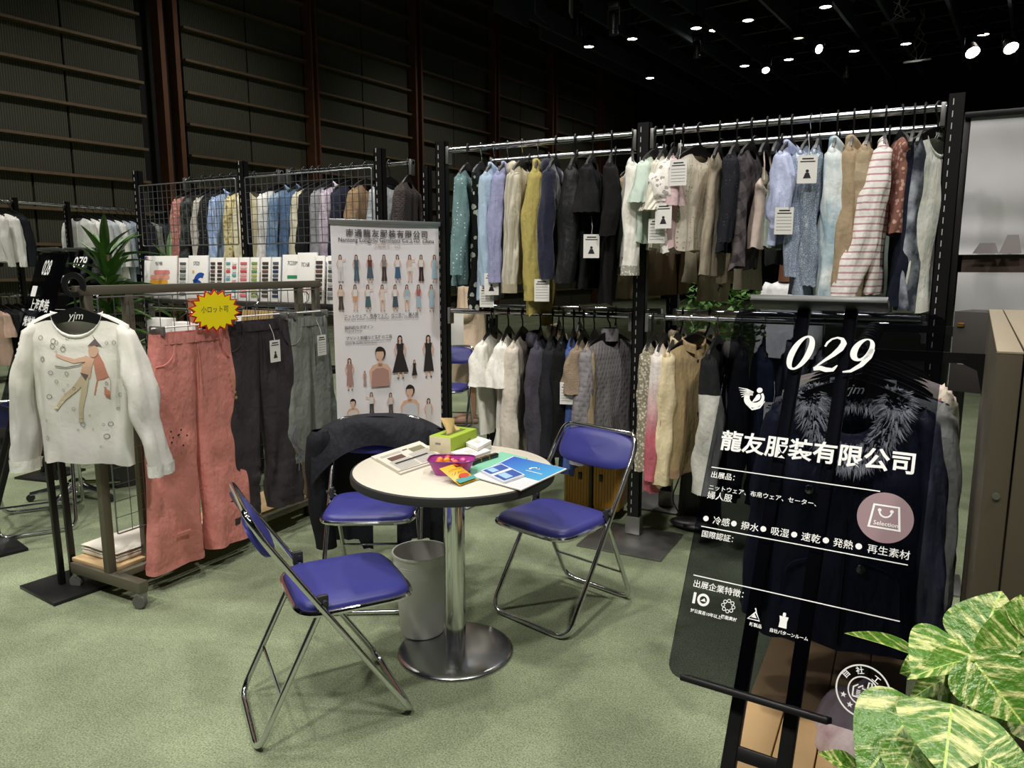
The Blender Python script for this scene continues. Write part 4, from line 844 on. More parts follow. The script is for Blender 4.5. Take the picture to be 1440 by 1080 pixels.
for i, (q, th, lf, lb) in enumerate((([(634, 642), (656, 652), (690, 640), (668, 632)], .016, .004, 'low white business card box in front of the tissue box'), ([(655, 634), (672, 642), (691, 631), (672, 625)], .032, .004, 'taller white card box stacked beside the tissue box'))):
    t, L = sheet('card_box', lb, 'box', q, th, PAPER, lf); patch(t, L, .3, .7, .3, .6, th + .0005, plain('card_print', '#c9c6be', .7)); MB().slab([tuple(lerp2(L, u, v, 0))[:2] for u, v in ((-.005, -.005), (1.005, -.005), (1.005, 1.005), (-.005, 1.005))], th * .55, th * .6).build('lid_line', GREYINK, t, smooth=False)
c0, c1 = tz(662, 655), tz(699, 643)
t = thing('pen_case', 'black pen case with gold clips in front of the card boxes', 'pen case', ((c0.x + c1.x) / 2, (c0.y + c1.y) / 2, TZ + .0045), math.atan2(c1.y - c0.y, c1.x - c0.x)); ln = (c1 - c0).length
MB().rbox((0, 0, .008), (ln, .022, .016), .006, 3).build('case', plain('case_black', '#1b1a18', .35), t)
for x in (-.03, .02): MB().rbox((x, 0, .008), (.006, .024, .0175), .002).build('band', plain('gold', '#b08d4a', .3, .9), t)
MB().tube([(-ln / 2, .018, .007), (ln / 2 - .02, .018, .007)], .005, 8).build('pencil', plain('pencil_tan', '#b98a55', .5), t)
# candy basket
c = tz(629, 668); PINKB = plain('basket_pink', '#b4479c', .35)
t = thing('candy_basket', 'small magenta plastic basket holding wrapped sweets', 'basket', (c.x, c.y + .03, TZ + .001), .45)
def bk(u, v):
    a = 2 * math.pi * u; k = .7 + .3 * v; f = lambda q: math.copysign(abs(q) ** .5, q); return (.085 * k * f(math.cos(a)) * (1 + .03 * math.sin(40 * a) * v), .058 * k * f(math.sin(a)) * (1 + .03 * math.sin(40 * a) * v), .055 * v)
MB().grid(bk, 80, 6, cu=True).build('basket_wall', PINKB, t); MB().slab([bk(k / 24, 0)[:2] for k in range(24)], 0.0005, .003).build('basket_floor', PINKB, t)
MB().tube([bk(k / 40, 1) for k in range(40)], .003, 6, closed=True).build('rim', plain('basket_rim', '#7d2f72', .4), t)
random.seed(5)
for k, (cl, cn) in enumerate((('#e8793a', 'orange'), ('#efa23a', 'amber'), ('#e86a4a', 'coral'), ('#d05a9a', 'pink'), ('#e89030', 'yellow orange'), ('#c83a3a', 'red'))):
    x, y = -.045 + .03 * (k % 4), -.02 + .035 * (k // 4); p = Matrix.Rotation(.45, 3, 'Z') @ Vector((x, y, 0))
    s = thing('wrapped_sweet', '%s wrapped sweet lying in the magenta basket' % cn, 'sweet', (c.x + p.x, c.y + .03 + p.y, TZ + .045 + .008 * (k % 2)), random.uniform(0, 3), 'sweets in the basket')
    m = plain('sweet_' + cn, cl, .3); MB().lathe([(0.0001, -.014), (.008, -.012), (.013, 0), (.008, .012), (0.0001, .014)], 12).build('sweet_body', m, s, rot=(0, R(90), 0))
    for sx in (-1, 1): MB().add([(sx * .012, 0, 0), (sx * .026, -.010, .004), (sx * .027, 0, -.004), (sx * .026, .010, .004)], [(0, 1, 2), (0, 2, 3)]).build('wrapper_end', m, s)
Q = [tz(647.6, 684), tz(670, 676)]
t = thing('snack_packet', 'yellow orange snack packet leaning on the magenta basket', 'packet', (Q[0].x * .5 + Q[1].x * .5, Q[0].y * .5 + Q[1].y * .5, TZ + .004)); t.rotation_euler = (-1.12, 0, math.atan2((Q[1] - Q[0]).y, (Q[1] - Q[0]).x))
MB().grid(lambda u, v: ((u - .5) * .095, -.006 * math.sin(math.pi * u) * math.sin(math.pi * v), v * .105), 10, 10).build('packet_front', plain('packet_yellow', '#e5b22c', .35), t)
MB().grid(lambda u, v: ((u - .5) * .095, .006 * math.sin(math.pi * u) * math.sin(math.pi * v) + .0005, v * .105), 10, 10).build('packet_back', plain('packet_foil', '#c9c9c4', .3, .6), t)
mb = MB(); mb.flat([(-.045, .004), (.045, .004), (.045, .02), (-.045, .028)], -.0075); mb.flat(circ(.006, .033, .026, 14, ry=.012), -.0078, 1); mb.flat([(.018, .085), (.042, .085), (.042, .1), (.018, .1)], -.0072, 2)
mb.build('print', [plain('pk_teal', '#4f9fa0', .4), plain('pk_red', '#c9482c', .4), plain('pk_dark', '#b02a20', .4)], t, smooth=False)
mb = MB(); random.seed(31)
for q in range(2):
    for k in range(7): x_ = -.038 + .0105 * k; z_ = .074 - .02 * q; stroke(mb, [(x_, z_ + random.uniform(-.005, .005)), (x_ + .004, z_ + random.uniform(-.006, .006)), (x_ + .007, z_ + random.uniform(-.005, .005))], .0018, -.0079)
stuff(mb.build('scribbled_lettering', INK, t, smooth=False))

# ------------------------------------------------------------------ rolling rack with trousers
RXX = -3.12; FR = plain('frame_olive', '#6b6658', 0.5, 0.35, var=.06)
rr_ = thing('rolling_rack', 'grey square tube rolling rack with wire grid and wooden base', 'clothes rack', (0, 0, 0))
ya, yb_ = 1.965, 3.37; zt = 1.40
for y in (ya, ya + .19, yb_ - .14, yb_):
    MB().rbox((RXX, y, (zt + .1) / 2), (.036, .04, zt - .1), .003).build('post', FR, rr_)
MB().rbox((RXX, (ya + yb_) / 2 - .01, zt), (.04, yb_ - ya + .08, .04), .003).build('top_bar', FR, rr_)
for y in (ya, yb_):
    MB().rbox((RXX - .02, y, .10), (.50, .045, .05), .003).build('foot_bar', FR, rr_)
    for x in (RXX - .25, RXX + .21):
        w = MB(); w.lathe([(.012, -.012), (.03, -.012), (.032, -.006), (.032, .006), (.03, .012), (.012, .012)], 20); w.build('caster_wheel', plain('wheel_grey', '#5f5f5c', .5), rr_, loc=(x, y - .01, .033), rot=(R(90), 0, .3))
        MB().rbox((x, y, .062), (.03, .04, .026), .004).build('caster_fork', STEEL, rr_)
MB().rbox((RXX - .14, (ya + yb_) / 2, .13), (.30, yb_ - ya - .0, .018), .002).build('wooden_shelf', plain('pine', '#cdb083', .6, var=.1, vs=9), rr_)
MB().rbox((RXX + .05, (ya + yb_) / 2, .115), (.03, yb_ - ya, .03), .002).build('side_rail', FR, rr_)
wire_grid(rr_, ya + .03, yb_ - .03, .30, 1.37, RXX + .03, step=.075, axis='y', r=.0018)
t = thing('folded_cloth', 'folded white cloth lying on the wooden base of the rolling rack', 'cloth', (RXX - .16, ya + .30, .1395))
for k in range(3): MB().grid(lambda u, v, k=k: ((u - .5) * .27, (v - .5) * .50, .012 + .017 * k + .010 * (1 - (2 * u - 1) ** 8) * (1 - (2 * v - 1) ** 8) + .002 * math.sin(9 * u + 7 * v)), 16, 16).build('fold', plain('cloth_white', '#e4dfd2', .9), t, angle=180)
MB().rbox((0, 0, .013), (.27, .5, .026), .012, 3).build('bottom_fold', plain('cloth_white', '#e4dfd2', .9), t)
def pw(px, py): return onx(px, py, RXX + .125)
CORAL = fab('#e48274')
a, b = pw(210, 470), pw(318, 464)
pants('coral pink wide leg trousers on the rolling rack', (RXX + .128, (a.y + b.y) / 2, (a.z + b.z) / 2), G, b.y - a.y, a.z - pw(260, 785).z, CORAL, hemw=.15, seed=1, elastic=True, gap=.012)
a, b = pw(312, 455), pw(402, 449)
pants('dark plum cargo trousers with tie cords on the rolling rack', (RXX + .125, (a.y + b.y) / 2, (a.z + b.z) / 2), G, b.y - a.y, a.z - pw(380, 715).z, fab('#3d363c', rough=.6), hemw=.12, seed=2, tagk=0, ruched=True, gap=.04)
a, b = pw(404, 449), pw(456, 444)
pants('pale grey green drawstring trousers at the far end of the rolling rack', (RXX + .122, (a.y + b.y) / 2, (a.z + b.z) / 2), G, (b.y - a.y) * 1.05, a.z - pw(450, 640).z, fab('#808680'), hemw=.12, seed=3, elastic=True, tagk=1, gap=.03)
for o in [o for o in bpy.data.objects if o.name.startswith('trousers') and 'plum cargo' in o.get('label', '')]:
    for k in range(3):
        MB().tube(fillet([(.19, -.065, -.58), (.17 - .02 * k, -.075, -.66), (.20 + .015 * k, -.075, -.74), (.19, -.07, -.84 + .04 * k)], .05), .003, 5).build('tie_cord', plain('cord_lilac', '#6a6270', .7), o)
for o in [o for o in bpy.data.objects if o.name.startswith('trousers') and 'coral' in o.get('label', '')]:
    random.seed(11); st = plain('embroidery_gold', '#b79a62', .6)
    for k in range(9):
        x, z = .17 + .012 * k * .4, -.20 - .028 * k; pts = [(x + (.012 if q % 2 == 0 else .005) * math.cos(R(36 * q)), z + (.012 if q % 2 == 0 else .005) * math.sin(R(36 * q))) for q in range(10)]
        MB().flat(pts, -.062).build('star_patch', st if k < 6 else INK, o, smooth=False)
    for k in range(8): MB().lathe([(.0001, .002), (.005, .001)], 8).build('stud', INK, o, loc=(-.16 + random.uniform(-.04, .06), -.064, -.47 + random.uniform(-.05, .05)), rot=(R(90), 0, 0))
    MB().rbox((-.16, -.066, -.93), (.07, .004, .014), .001).build('sewn_tab', plain('tab_coral', '#e59484', .7), o)
# yellow star burst sign
c = onx(303, 437, RXX + .21)
t = thing('star_sign', 'yellow starburst price sign with red edge clipped on the rolling rack', 'sign', (RXX + .21, c.y, c.z), G); t.rotation_euler = (0, 0, G - .15)
def burst(k, n=18):
    return [((1.0 if q % 2 == 0 else .80) * k * .132 * math.cos(R(10 + 360 * q / (2 * n))), (1.0 if q % 2 == 0 else .78) * k * .098 * math.sin(R(10 + 360 * q / (2 * n)))) for q in range(2 * n)]
MB().prism(burst(1.06), 0, .003).build('red_backing', plain('burst_red', '#d2281e', .5), t, smooth=False); MB().prism(burst(.95), -.002, 0).build('yellow_face', plain('burst_yellow', '#ffea10', .5), t, smooth=False)
text('小ロット可', -.075, -.005, .034, INK, t, y=-.0028, sx=.85)

# ------------------------------------------------------------------ black two post stand
def stand_posts(t, h, ybase, lean, gap=.075, r=.026):
    for sx in (-1, 1):
        MB().rbox((0, 0, h / 2), (r, r, h), .002).build('upright', BLK, t, loc=(sx * gap / 2, ybase, .014), rot=(-lean, 0, 0))
q = [onz(72, 855), onz(37, 826), onz(125, 795), onz(160, 824)]; c = sum(q, Vector()) / 4; an = math.atan2((q[3] - q[0]).y, (q[3] - q[0]).x)
t = thing('sign_stand', 'empty black sign stand with square base plate beside the rolling rack', 'stand', (c.x, c.y, 0), an)
MB().rbox((0, 0, .008), (.30, .335, .016), .002).build('base_plate', plain('plate_black', '#1c1c1d', .35, .2), t)
stand_posts(t, 0.98, 0.02, .03, gap=.055); MB().rbox((0, .05, .95), (.16, .02, .03), .002).build('cross_bar', BLK, t)

# ------------------------------------------------------------------ white printed shirt on the end of the rolling rack bar
N = NT('shirt_jersey'); N.set(Roughness=.9); X, Y, Z = N.xyz()
f = N.math('MULTIPLY', N.math('MAXIMUM', N.math('MINIMUM', N.math('MULTIPLY_ADD', Z, -2.0, -.45), 1.0), 0.0), N.math('MULTIPLY_ADD', N.noise(6, 3), .9, 0.0))
N.l(N.mix(f, lin('#ecebe1'), lin('#b9b4bc')), N.b.inputs['Base Color']); N.bump(N.noise(40, 4), .3, .006); SJ = N.m
SP = (-3.10, 1.905, 1.425)
st, front = garment('long_sleeved_shirt', 'white long sleeved shirt printed with a dancing red haired figure on the rack end', 'shirt', SP, R(22), SP[2] - .66, SJ, slL=.60, w=.47, neck=.10, rs=.085, out=.10, collar='band', hmat=plain('neck_white', '#eeede6', .8), hang=False, flare=.0, b=.045, nw=.115, cuff=fab('#e9e8e0'))
hg = hanger(SP, R(22), 'wide black hanger with white script logo holding the printed white shirt', logo=True, sc=1.18)
A, B = ring2(0, .0, .026, .045, 24, -30, 300); mb = MB(); mb.prism([p for p in A] + [p for p in B[::-1]], -.004, .004); mb.build('hook_plate', PLAST, hg, smooth=False)
def drape(mb2):
    mb2.v = [(x, front(x, z) + y * 1.5 - .0008, z) for x, y, z in mb2.v]; return mb2
SKINP = plain('print_skin', '#dcb59a', .8); HAIRP = plain('print_hair', '#c58a74', .8); HATP = plain('print_hat', '#6d6064', .8); LNP = plain('print_line', '#77706c', .8); STK = plain('print_stocking', '#cfc0a4', .8)
def dense(p, n=10):
    out = []
    for i in range(len(p) - 1):
        for k in range(n): t_ = k / n; out.append((p[i][0] * (1 - t_) + p[i + 1][0] * t_, p[i][1] * (1 - t_) + p[i + 1][1] * t_))
    return out + [p[-1]]
mb = MB(); zc = -.36
S_ = lambda pts, w, mi, y=0: stroke(mb, dense(pts, 5), w if not isinstance(w, (tuple, list)) else [w[0] + (w[1] - w[0]) * i / (5 * (len(pts) - 1)) for i in range(5 * (len(pts) - 1) + 1)], y, mi)
S_([(.085, -.275), (.11, -.33), (.125, -.40), (.11, -.47)], (.03, .075), 1)                    # hair
S_([(.07, -.30), (.055, -.345), (.045, -.385)], (.045, .04), 0, -.0006)                       # torso
S_([(.06, -.305), (0, -.318), (-.05, -.305), (-.085, -.292)], (.02, .013), 0, -.0006)         # arm
S_([(.04, -.385), (.0, -.43), (-.06, -.475), (-.11, -.53)], (.03, .014), 2, -.0008)           # leg
S_([(.045, -.385), (.03, -.45), (.005, -.52), (-.01, -.585)], (.03, .014), 2, -.0008)
mb.flat([(.025, -.365), (.06, -.375), (.045, -.40)], -.0016, 3)
mb.flat(circ(.085, -.275, .022, 14, ry=.026), -.0012, 0); mb.flat([(.06, -.255), (.09, -.225), (.075, -.205), (.105, -.235), (.125, -.255), (.1, -.25)], -.0018, 3)
S_([(-.09, -.34), (-.04, -.345), (.02, -.335), (.05, -.32)], .004, 4, -.0014)
drape(mb).build('figure_print', [SKINP, HAIRP, STK, HATP, LNP], st, smooth=False)
mb = MB(); random.seed(21)
for k in range(46):
    x, z = random.uniform(-.17, .18), random.uniform(-.70, -.22)
    if abs(x - .06) < .07 and z > -.5: continue
    r = random.uniform(.004, .012); A, B = ring2(x, z, r * .78, r, 10); band(mb, A, B, -.001, True)
stuff(drape(mb).build('bubble_print', LNP, st, smooth=False))
# ------------------------------------------------------------------ dark acrylic sign boards on two post stands
N = NT('smoked_acrylic'); nt = N.t
tr = N.n('ShaderNodeBsdfTransparent'); tr.inputs[0].default_value = (0.51, 0.52, 0.56, 1)
gl = N.n('ShaderNodeBsdfGlossy'); gl.inputs[1].default_value = 0.03; gl.inputs[0].default_value = (1, 1, 1, 1)
df = N.n('ShaderNodeBsdfDiffuse'); df.inputs[0].default_value = lin('#0a0c12')
m1 = N.n('ShaderNodeMixShader'); m1.inputs[0].default_value = 0.10; N.l(tr.outputs[0], m1.inputs[1]); N.l(df.outputs[0], m1.inputs[2])
fr = N.n('ShaderNodeFresnel'); fr.inputs[0].default_value = 1.45; m2 = N.n('ShaderNodeMixShader'); N.l(N.math('MULTIPLY', fr.outputs[0], 0.6), m2.inputs[0]); N.l(m1.outputs[0], m2.inputs[1]); N.l(gl.outputs[0], m2.inputs[2])
N.l(m2.outputs[0], N.out.inputs[0]); ACR = N.m
SG_C, SG_YAW, SG_T, SG_W, SG_H = Vector((-0.161, 1.659, 1.013)), -0.075, 0.493, 0.45, 0.875
def sign_stand(C, yaw, tilt, h, label, cx=-0.02):
    M = Euler((-tilt, 0, yaw)).to_matrix(); low = C - M @ Vector((0, 0, h / 2)); down = M @ Vector((0, 0, -1)); back = M @ Vector((0, 1, 0))
    k = (low.z - .016) / -down.z; foot = low + down * k + back * .03
    t = thing('sign_stand', label, 'stand', (foot.x, foot.y, 0), yaw)
    Lg = k + h + .01
    for sx in (-1, 1): MB().rbox((0, 0, Lg / 2), (.027, .027, Lg), .002).build('upright', BLK, t, loc=(cx + sx * .052, 0, .016), rot=(-tilt, 0, 0))
    MB().rbox((0, 0, .008), (.30, .33, .016), .002).build('base_plate', plain('plate_black', '#1c1c1d', .35, .2), t)
    MB().rbox((0, 0, 0), (.09, .02, .027), .002).build('cross_bar', BLK, t, loc=(cx, math.sin(tilt) * (k - .12), .016 + math.cos(tilt) * (k - .12)), rot=(-tilt, 0, 0))
    y0 = -.035; z0 = k - .008
    MB().rbox((0, -.03, 0), (.29, .07, .013), .003).build('ledge', BLK, t, loc=(cx - .02, math.sin(tilt) * z0, .016 + math.cos(tilt) * z0), rot=(-tilt, 0, 0))
    z1 = k + h + .004
    MB().rbox((0, -.03, 0), (.30, .05, .016), .002).build('top_clamp', plain('clamp_grey', '#565857', .4, .6), t, loc=(cx - .02, math.sin(tilt) * z1, .016 + math.cos(tilt) * z1), rot=(-tilt, 0, 0))
    return t
sg = thing('sign_board', 'smoked black acrylic sign board with white number and lettering in the foreground', 'sign', SG_C); sg.rotation_euler = (-SG_T, 0, SG_YAW)
MB().prism(rrect(SG_W, SG_H, .03), -.003, .003).build('acrylic_sheet', ACR, sg, smooth=False)
sign_stand(SG_C, SG_YAW, SG_T, SG_H, 'black two post stand carrying the foreground sign board')
SM = Euler((-SG_T, 0, SG_YAW)).to_matrix(); SN = SM @ Vector((0, -1, 0))
def suv(x, y):
    d = ray(x, y); t = (SG_C - EYEP).dot(SN) / d.dot(SN); p = SM.transposed() @ (EYEP + d * t - SG_C); return p.x, p.z
Zq = lambda a, b: suv(920 + a / 2.455, 640 + b / 2.455)
YF = -.0042
def digits(mb, x, z, h, sl=.28):             # slanted display numerals, thick and thin strokes
    def tr_(pts): return [(x + px * h + pz * h * sl, z + pz * h) for px, pz in pts]
    A = circ(.28, .5, .30, 40, ry=.52); B = circ(.28, .5, .13, 40, ry=.46); band(mb, tr_(A), tr_(B), YF, True)
    C = circ(.27, .5, .165, 40, ry=.475); D = circ(.27, .5, .15, 40, ry=.468)
    def vs(pts, ws): stroke(mb, tr_(dense(pts, 4)), [ws[0] * h + (0) for _ in range(4 * (len(pts) - 1) + 1)] if len(ws) == 1 else [h * (ws[min(len(ws) - 1, i // 4)] * (1 - (i % 4) / 4) + ws[min(len(ws) - 1, i // 4 + 1)] * ((i % 4) / 4)) for i in range(4 * (len(pts) - 1) + 1)], YF)
    ox = .80
    vs([(ox + .02, .72), (ox + .03, .84), (ox + .10, .95), (ox + .22, 1.0), (ox + .36, .96), (ox + .44, .84), (ox + .42, .68), (ox + .32, .5), (ox + .16, .3), (ox + .02, .10)], [.05, .06, .05, .05, .09, .15, .16, .12, .07, .04])
    vs([(ox + .0, .05), (ox + .15, .09), (ox + .32, .05), (ox + .48, .06), (ox + .54, .2)], [.10, .13, .13, .10, .03])
    ox = 1.52; A = circ(ox + .24, .68, .27, 36, ry=.33); B = circ(ox + .26, .70, .12, 36, ry=.27); band(mb, tr_(A), tr_(B), YF, True)
    vs([(ox + .46, .72), (ox + .47, .5), (ox + .38, .25), (ox + .2, .06), (ox + .02, .02)], [.14, .15, .12, .08, .04])
mb = MB(); a = suv(1100, 519); b = suv(1232, 474); digits(mb, a[0], a[1], (suv(1150, 473)[1] - suv(1150, 521)[1])); mb.build('number', WHITE, sg, smooth=False)
# dragon swirl emblem
mb = MB(); c = suv(1061, 561); e = .022
A, B = ring2(c[0], c[1], e * .62, e * 1.05, 30, 150, 400); A = [(x, z) for x, z in A]; B = [(c[0] + (x - c[0]) * 1.0 + e * .12, z + e * .15) for x, z in B]; band(mb, A, B, YF)
mb.flat(circ(c[0] + e * .42, c[1] + e * .95, e * .30, 14), YF)
stroke(mb, dense([(c[0] - e * .1, c[1] - e * .4), (c[0] + e * .35, c[1] + e * .05), (c[0] + e * .45, c[1] + e * .5)], 4), [e * .08, e * .2, e * .34, e * .44, e * .5, e * .5, e * .46, e * .36, e * .2], YF - .0001)
for k in range(5): stroke(mb, dense([(c[0] - e * .2, c[1] + e * (.62 - .05 * k)), (c[0] - e * .9, c[1] + e * (.95 - .16 * k)), (c[0] - e * 1.8 + e * .12 * k, c[1] + e * (1.05 - .26 * k))], 4), [e * (.22 - .022 * i) for i in range(9)], YF)
stroke(mb, dense([(c[0] - e * .7, c[1] - e * .75), (c[0], c[1] - e * 1.25), (c[0] + e * .75, c[1] - e * .95), (c[0] + e * 1.15, c[1] - e * .2)], 4), [e * .05 + e * .03 * min(i, 12 - i) for i in range(13)], YF)
mb.build('emblem', WHITE, sg, smooth=False)
def stext(s, p0, p1=None, h=None, **kw):     # lettering laid between two picture points on the sheet
    a = p0
    if p1: size = (p1[0] - p0[0]) / text_mesh_width(s, **kw)
    else: size = h
    return text(s, a[0], a[1], size, WHITE, sg, y=YF, **kw)
def text_mesh_width(s, **kw): me = text_mesh(s, 1.0, **kw); return max(v.co.x for v in me.vertices)
stext('龍友服装有限公司', suv(1012, 630), suv(1287, 652), bold=.022)
mb = MB()
for p, q in (((200, 40), (780, 130)), ((165, 242), (875, 386)), ((138, 410), (848, 580))):
    a, b = Zq(*p), Zq(*q); z = (a[1] + b[1]) / 2; stroke(mb, [(a[0], z), (b[0], z)], .0022, YF)
for p in ((181, 216), (277, 235), (378, 256), (484, 277), (593, 298), (706, 321)):
    a = Zq(*p); zz = Zq(442, 268)[1]; mb.flat(circ(a[0], zz, .0062, 16), YF)
mb.build('rule_lines', WHITE, sg, smooth=False)
hs = .0165
stext('出展品：', Zq(195, 76), h=hs, bold=.008); stext('ニットウェア、布帛ウェア、セーター、', Zq(188, 118), Zq(560, 176), bold=.006); stext('婦人服', Zq(183, 148), h=.019, bold=.006)
for s, p in (('冷感', (203, 230)), ('撥水', (299, 252)), ('吸湿', (401, 272)), ('速乾', (506, 295)), ('発熱', (616, 316)), ('再生素材', (733, 342))):
    a = Zq(*p); stext(s, (a[0], Zq(442, 268)[1] - .0075), h=.0195, bold=.006)
stext('国際認証：', Zq(163, 280), h=hs, bold=.008); stext('出展企業特徴：', Zq(134, 452), h=.0175, bold=.008)
ic = MB(); z0 = Zq(300, 545)[1]
a = Zq(168, 500); z = a[1]; stroke(ic, [(a[0] - .018, z - .012), (a[0] - .018, z + .012)], .006, YF); A, B = ring2(a[0] + .002, z, .008, .0135, 20); band(ic, A, B, YF, True); ic.flat([(a[0] - .004, z - .003), (a[0] + .008, z - .003), (a[0] + .004, z + .004)], YF)
a = Zq(257, 522); 
for k in range(8): A, B = ring2(a[0] + .011 * math.cos(R(45 * k)), a[1] + .011 * math.sin(R(45 * k)), .0028, .0042, 8); band(ic, A, B, YF, True)
a = Zq(347, 552); stroke(ic, [(a[0], a[1] + .014), (a[0] + .003, a[1] + .007), (a[0] - .012, a[1] - .01), (a[0] + .012, a[1] - .01), (a[0] + .003, a[1] + .005)], .003, YF); ic.flat([(a[0], a[1] + .002), (a[0] - .006, a[1] - .006), (a[0] + .006, a[1] - .006)], YF)
a = Zq(447, 575); ic.flat([(a[0] - .009, a[1] + .01), (a[0] + .009, a[1] + .01), (a[0] + .007, a[1] - .0), (a[0] + .008, a[1] - .013), (a[0] - .008, a[1] - .013), (a[0] - .007, a[1])], YF); ic.flat(rrect(.006, .008, .002, 3, a[0], a[1] + .014), YF)
stuff(ic.build('icons', WHITE, sg, smooth=False))
for s, p in (('対日貿易10年以上', (126, 540)), ('機能素材', (231, 562)), ('新製品', (329, 588)), ('自社パターンルーム', (398, 608))): stext(s, Zq(*p), h=.0085, bold=.02)
# round badges
c = suv(1244.6, 728.5); r = .052
MB().prism(circ(c[0], c[1], r, 48), -.0040, -.0034).build('mauve_badge', plain('mauve', '#947a80', .6), sg, smooth=False)
mb = MB(); o_ = [(-.030, -.024), (.031, -.024), (.025, .026), (-.024, .026)]; i_ = [(-.0255, -.0205), (.0265, -.0205), (.0215, .0225), (-.0205, .0225)]
band(mb, [(c[0] + x, c[1] + z) for x, z in o_], [(c[0] + x, c[1] + z) for x, z in i_], YF - .0002, True); A, B = ring2(c[0], c[1] + .012, .0095, .0128, 16, 180, 360); band(mb, A, B, YF - .0002)
for sx in (-1, 1): mb.flat(circ(c[0] + sx * .0112, c[1] + .014, .0036, 10), YF - .0002)
mb.build('bag_icon', WHITE, sg, smooth=False); text('Selection', c[0] + .003, c[1] - .017, .0125, WHITE, sg, y=YF - .0002, align='CENTER', bold=.01)
c = suv(1213.7, 972); mb = MB()
for r0, r1 in ((.0455, .0485), (.0245, .027)): A, B = ring2(c[0], c[1], r0, r1, 48); band(mb, A, B, YF, True)
for k in range(5):
    a = R(205 + 32.5 * k); sx, sz = c[0] + .036 * math.cos(a), c[1] + .036 * math.sin(a); mb.flat([(sx + (.006 if q % 2 == 0 else .0025) * math.cos(R(90 + 36 * q)), sz + (.006 if q % 2 == 0 else .0025) * math.sin(R(90 + 36 * q))) for q in range(10)], YF)
stroke(mb, [(c[0] - .017, c[1] - .013), (c[0] - .017, c[1] + .004), (c[0] - .009, c[1] + .010), (c[0] - .009, c[1] + .004), (c[0] - .001, c[1] + .010), (c[0] - .001, c[1] + .004), (c[0] + .007, c[1] + .004), (c[0] + .009, c[1] + .018), (c[0] + .014, c[1] + .018), (c[0] + .016, c[1] - .013), (c[0] - .017, c[1] - .013)], .0028, YF)
for q in range(4): stroke(mb, [(c[0] - .011, c[1] - .010 + .003 * q), (c[0] - .004, c[1] - .010 + .003 * q)], .0016, YF)
for q in range(6): mb.flat(circ(c[0] + .002 + .005 * (q % 3), c[1] - .008 + .006 * (q // 3), .0016, 6), YF)
mb.build('factory_stamp', WHITE, sg, smooth=False)
for s, an in zip('自社工場', (145, 105, 62, 18)):
    a = R(an); text(s, c[0] + .036 * math.cos(a) - .006 * math.sin(a) * 1.0, c[1] + .036 * math.sin(a) - .006, .0145, WHITE, sg, y=YF, bold=.02, rot=a - R(90), align='LEFT')

def plain_sign(C, yaw, tilt, num, lines, label, sl):
    t = thing('sign_board', label, 'sign', C); t.rotation_euler = (-tilt, 0, yaw)
    MB().prism(rrect(.45, .875, .03), -.003, .003).build('acrylic_sheet', ACR, t, smooth=False)
    text(num, -.10, .31, .12, WHITE, t, y=YF, shear=.25, sx=.7, bold=.01)
    for s, x, z, h in lines: text(s, x, z, h, WHITE, t, y=YF, bold=.015)
    mb = MB()
    for q in range(3): stroke(mb, [(-.18, -.085 - .035 * q), (-.18 + .26 - .05 * q, -.085 - .035 * q)], .014, YF)
    mb.flat(rrect(.08, .06, .006, 3, -.14, .215), YF)
    for z in (-.02, -.20): stroke(mb, [(-.19, z), (.19, z)], .002, YF)
    for k in range(4): mb.flat(rrect(.03, .03, .006, 3, -.15 + .07 * k, -.26), YF)
    mb.build('rule_lines', WHITE, t, smooth=False); sign_stand(Vector(C), yaw, tilt, .875, sl)
plain_sign((-4.161, 2.314, 1.161), -.228, .308, '028', [('上海鑫皓', -.15, .11, .075), ('繊維株式会社', -.19, .02, .062), ('出展品：', -.18, -.06, .025)], 'black sign board numbered 028 standing left of the broad leaved plant', 'black stand under the sign board numbered 028')
plain_sign((-5.50, 3.38, 1.20), .2, .308, '079', [('有限公司', -.04, .09, .06)], 'black sign board with blue lettering half hidden behind the plant', 'black stand under the half hidden sign board')

# ------------------------------------------------------------------ right hand side rack: brown panels, arm and jackets facing the camera
PNL = plain('panel_bronze', '#544d3e', 0.5, 0.25, var=.08, vs=2); PTOP = plain('panel_cap', '#a89c86', .45, .2)
t = thing('display_partition', 'olive brown display partition at the right edge with clothes arm', 'partition', (0, 0, 0))
def panel_box(x0, y0, x1, y1, th, z1, nm):
    d = Vector((x1 - x0, y1 - y0, 0)); a = math.atan2(d.y, d.x); o = MB().rbox((d.length / 2, -th / 2, z1 / 2), (d.length, th, z1), .002).build(nm, PNL, t, loc=(x0, y0, 0), rot=(0, 0, a)); MB().rbox((d.length / 2, -th / 2, z1 + .002), (d.length, th, .004), .001).build('top_cap', PTOP, t, loc=(x0, y0, 0), rot=(0, 0, a))
panel_box(.118, 1.25, .205, 2.48, .032, 1.378, 'panel'); panel_box(.1525, 1.25, .2395, 2.48, .12, 1.378, 'panel')
MB().lathe([(.0001, 0), (.005, 0), (.005, .003)], 12).build('bolt', STEEL, t, loc=(.135, 1.249, 1.17), rot=(R(90), 0, 0))
for y in (2.28, 3.28):
    MB().prism([(-.10, .012), (.15, .012), (.185, -.005), (.2, -.07), (.222, -.07), (.222, .04), (-.10, .04)], -.004, .004).build('arm', BLK, t, loc=(-.01, y, 1.235), smooth=False)
MB().tube([(-.10, 2.2, 1.25), (-.10, 3.30, 1.25)], .0125, 12).build('hanging_rail', BLK, t)
MB().tube([(.2, 3.28, 0), (.2, 3.28, 1.3)], .02, 10).build('rear_post', BLK, t)
AGRP = 'jackets on the side arm facing the camera'
NAVY = fab('#343a50', rough=.4)
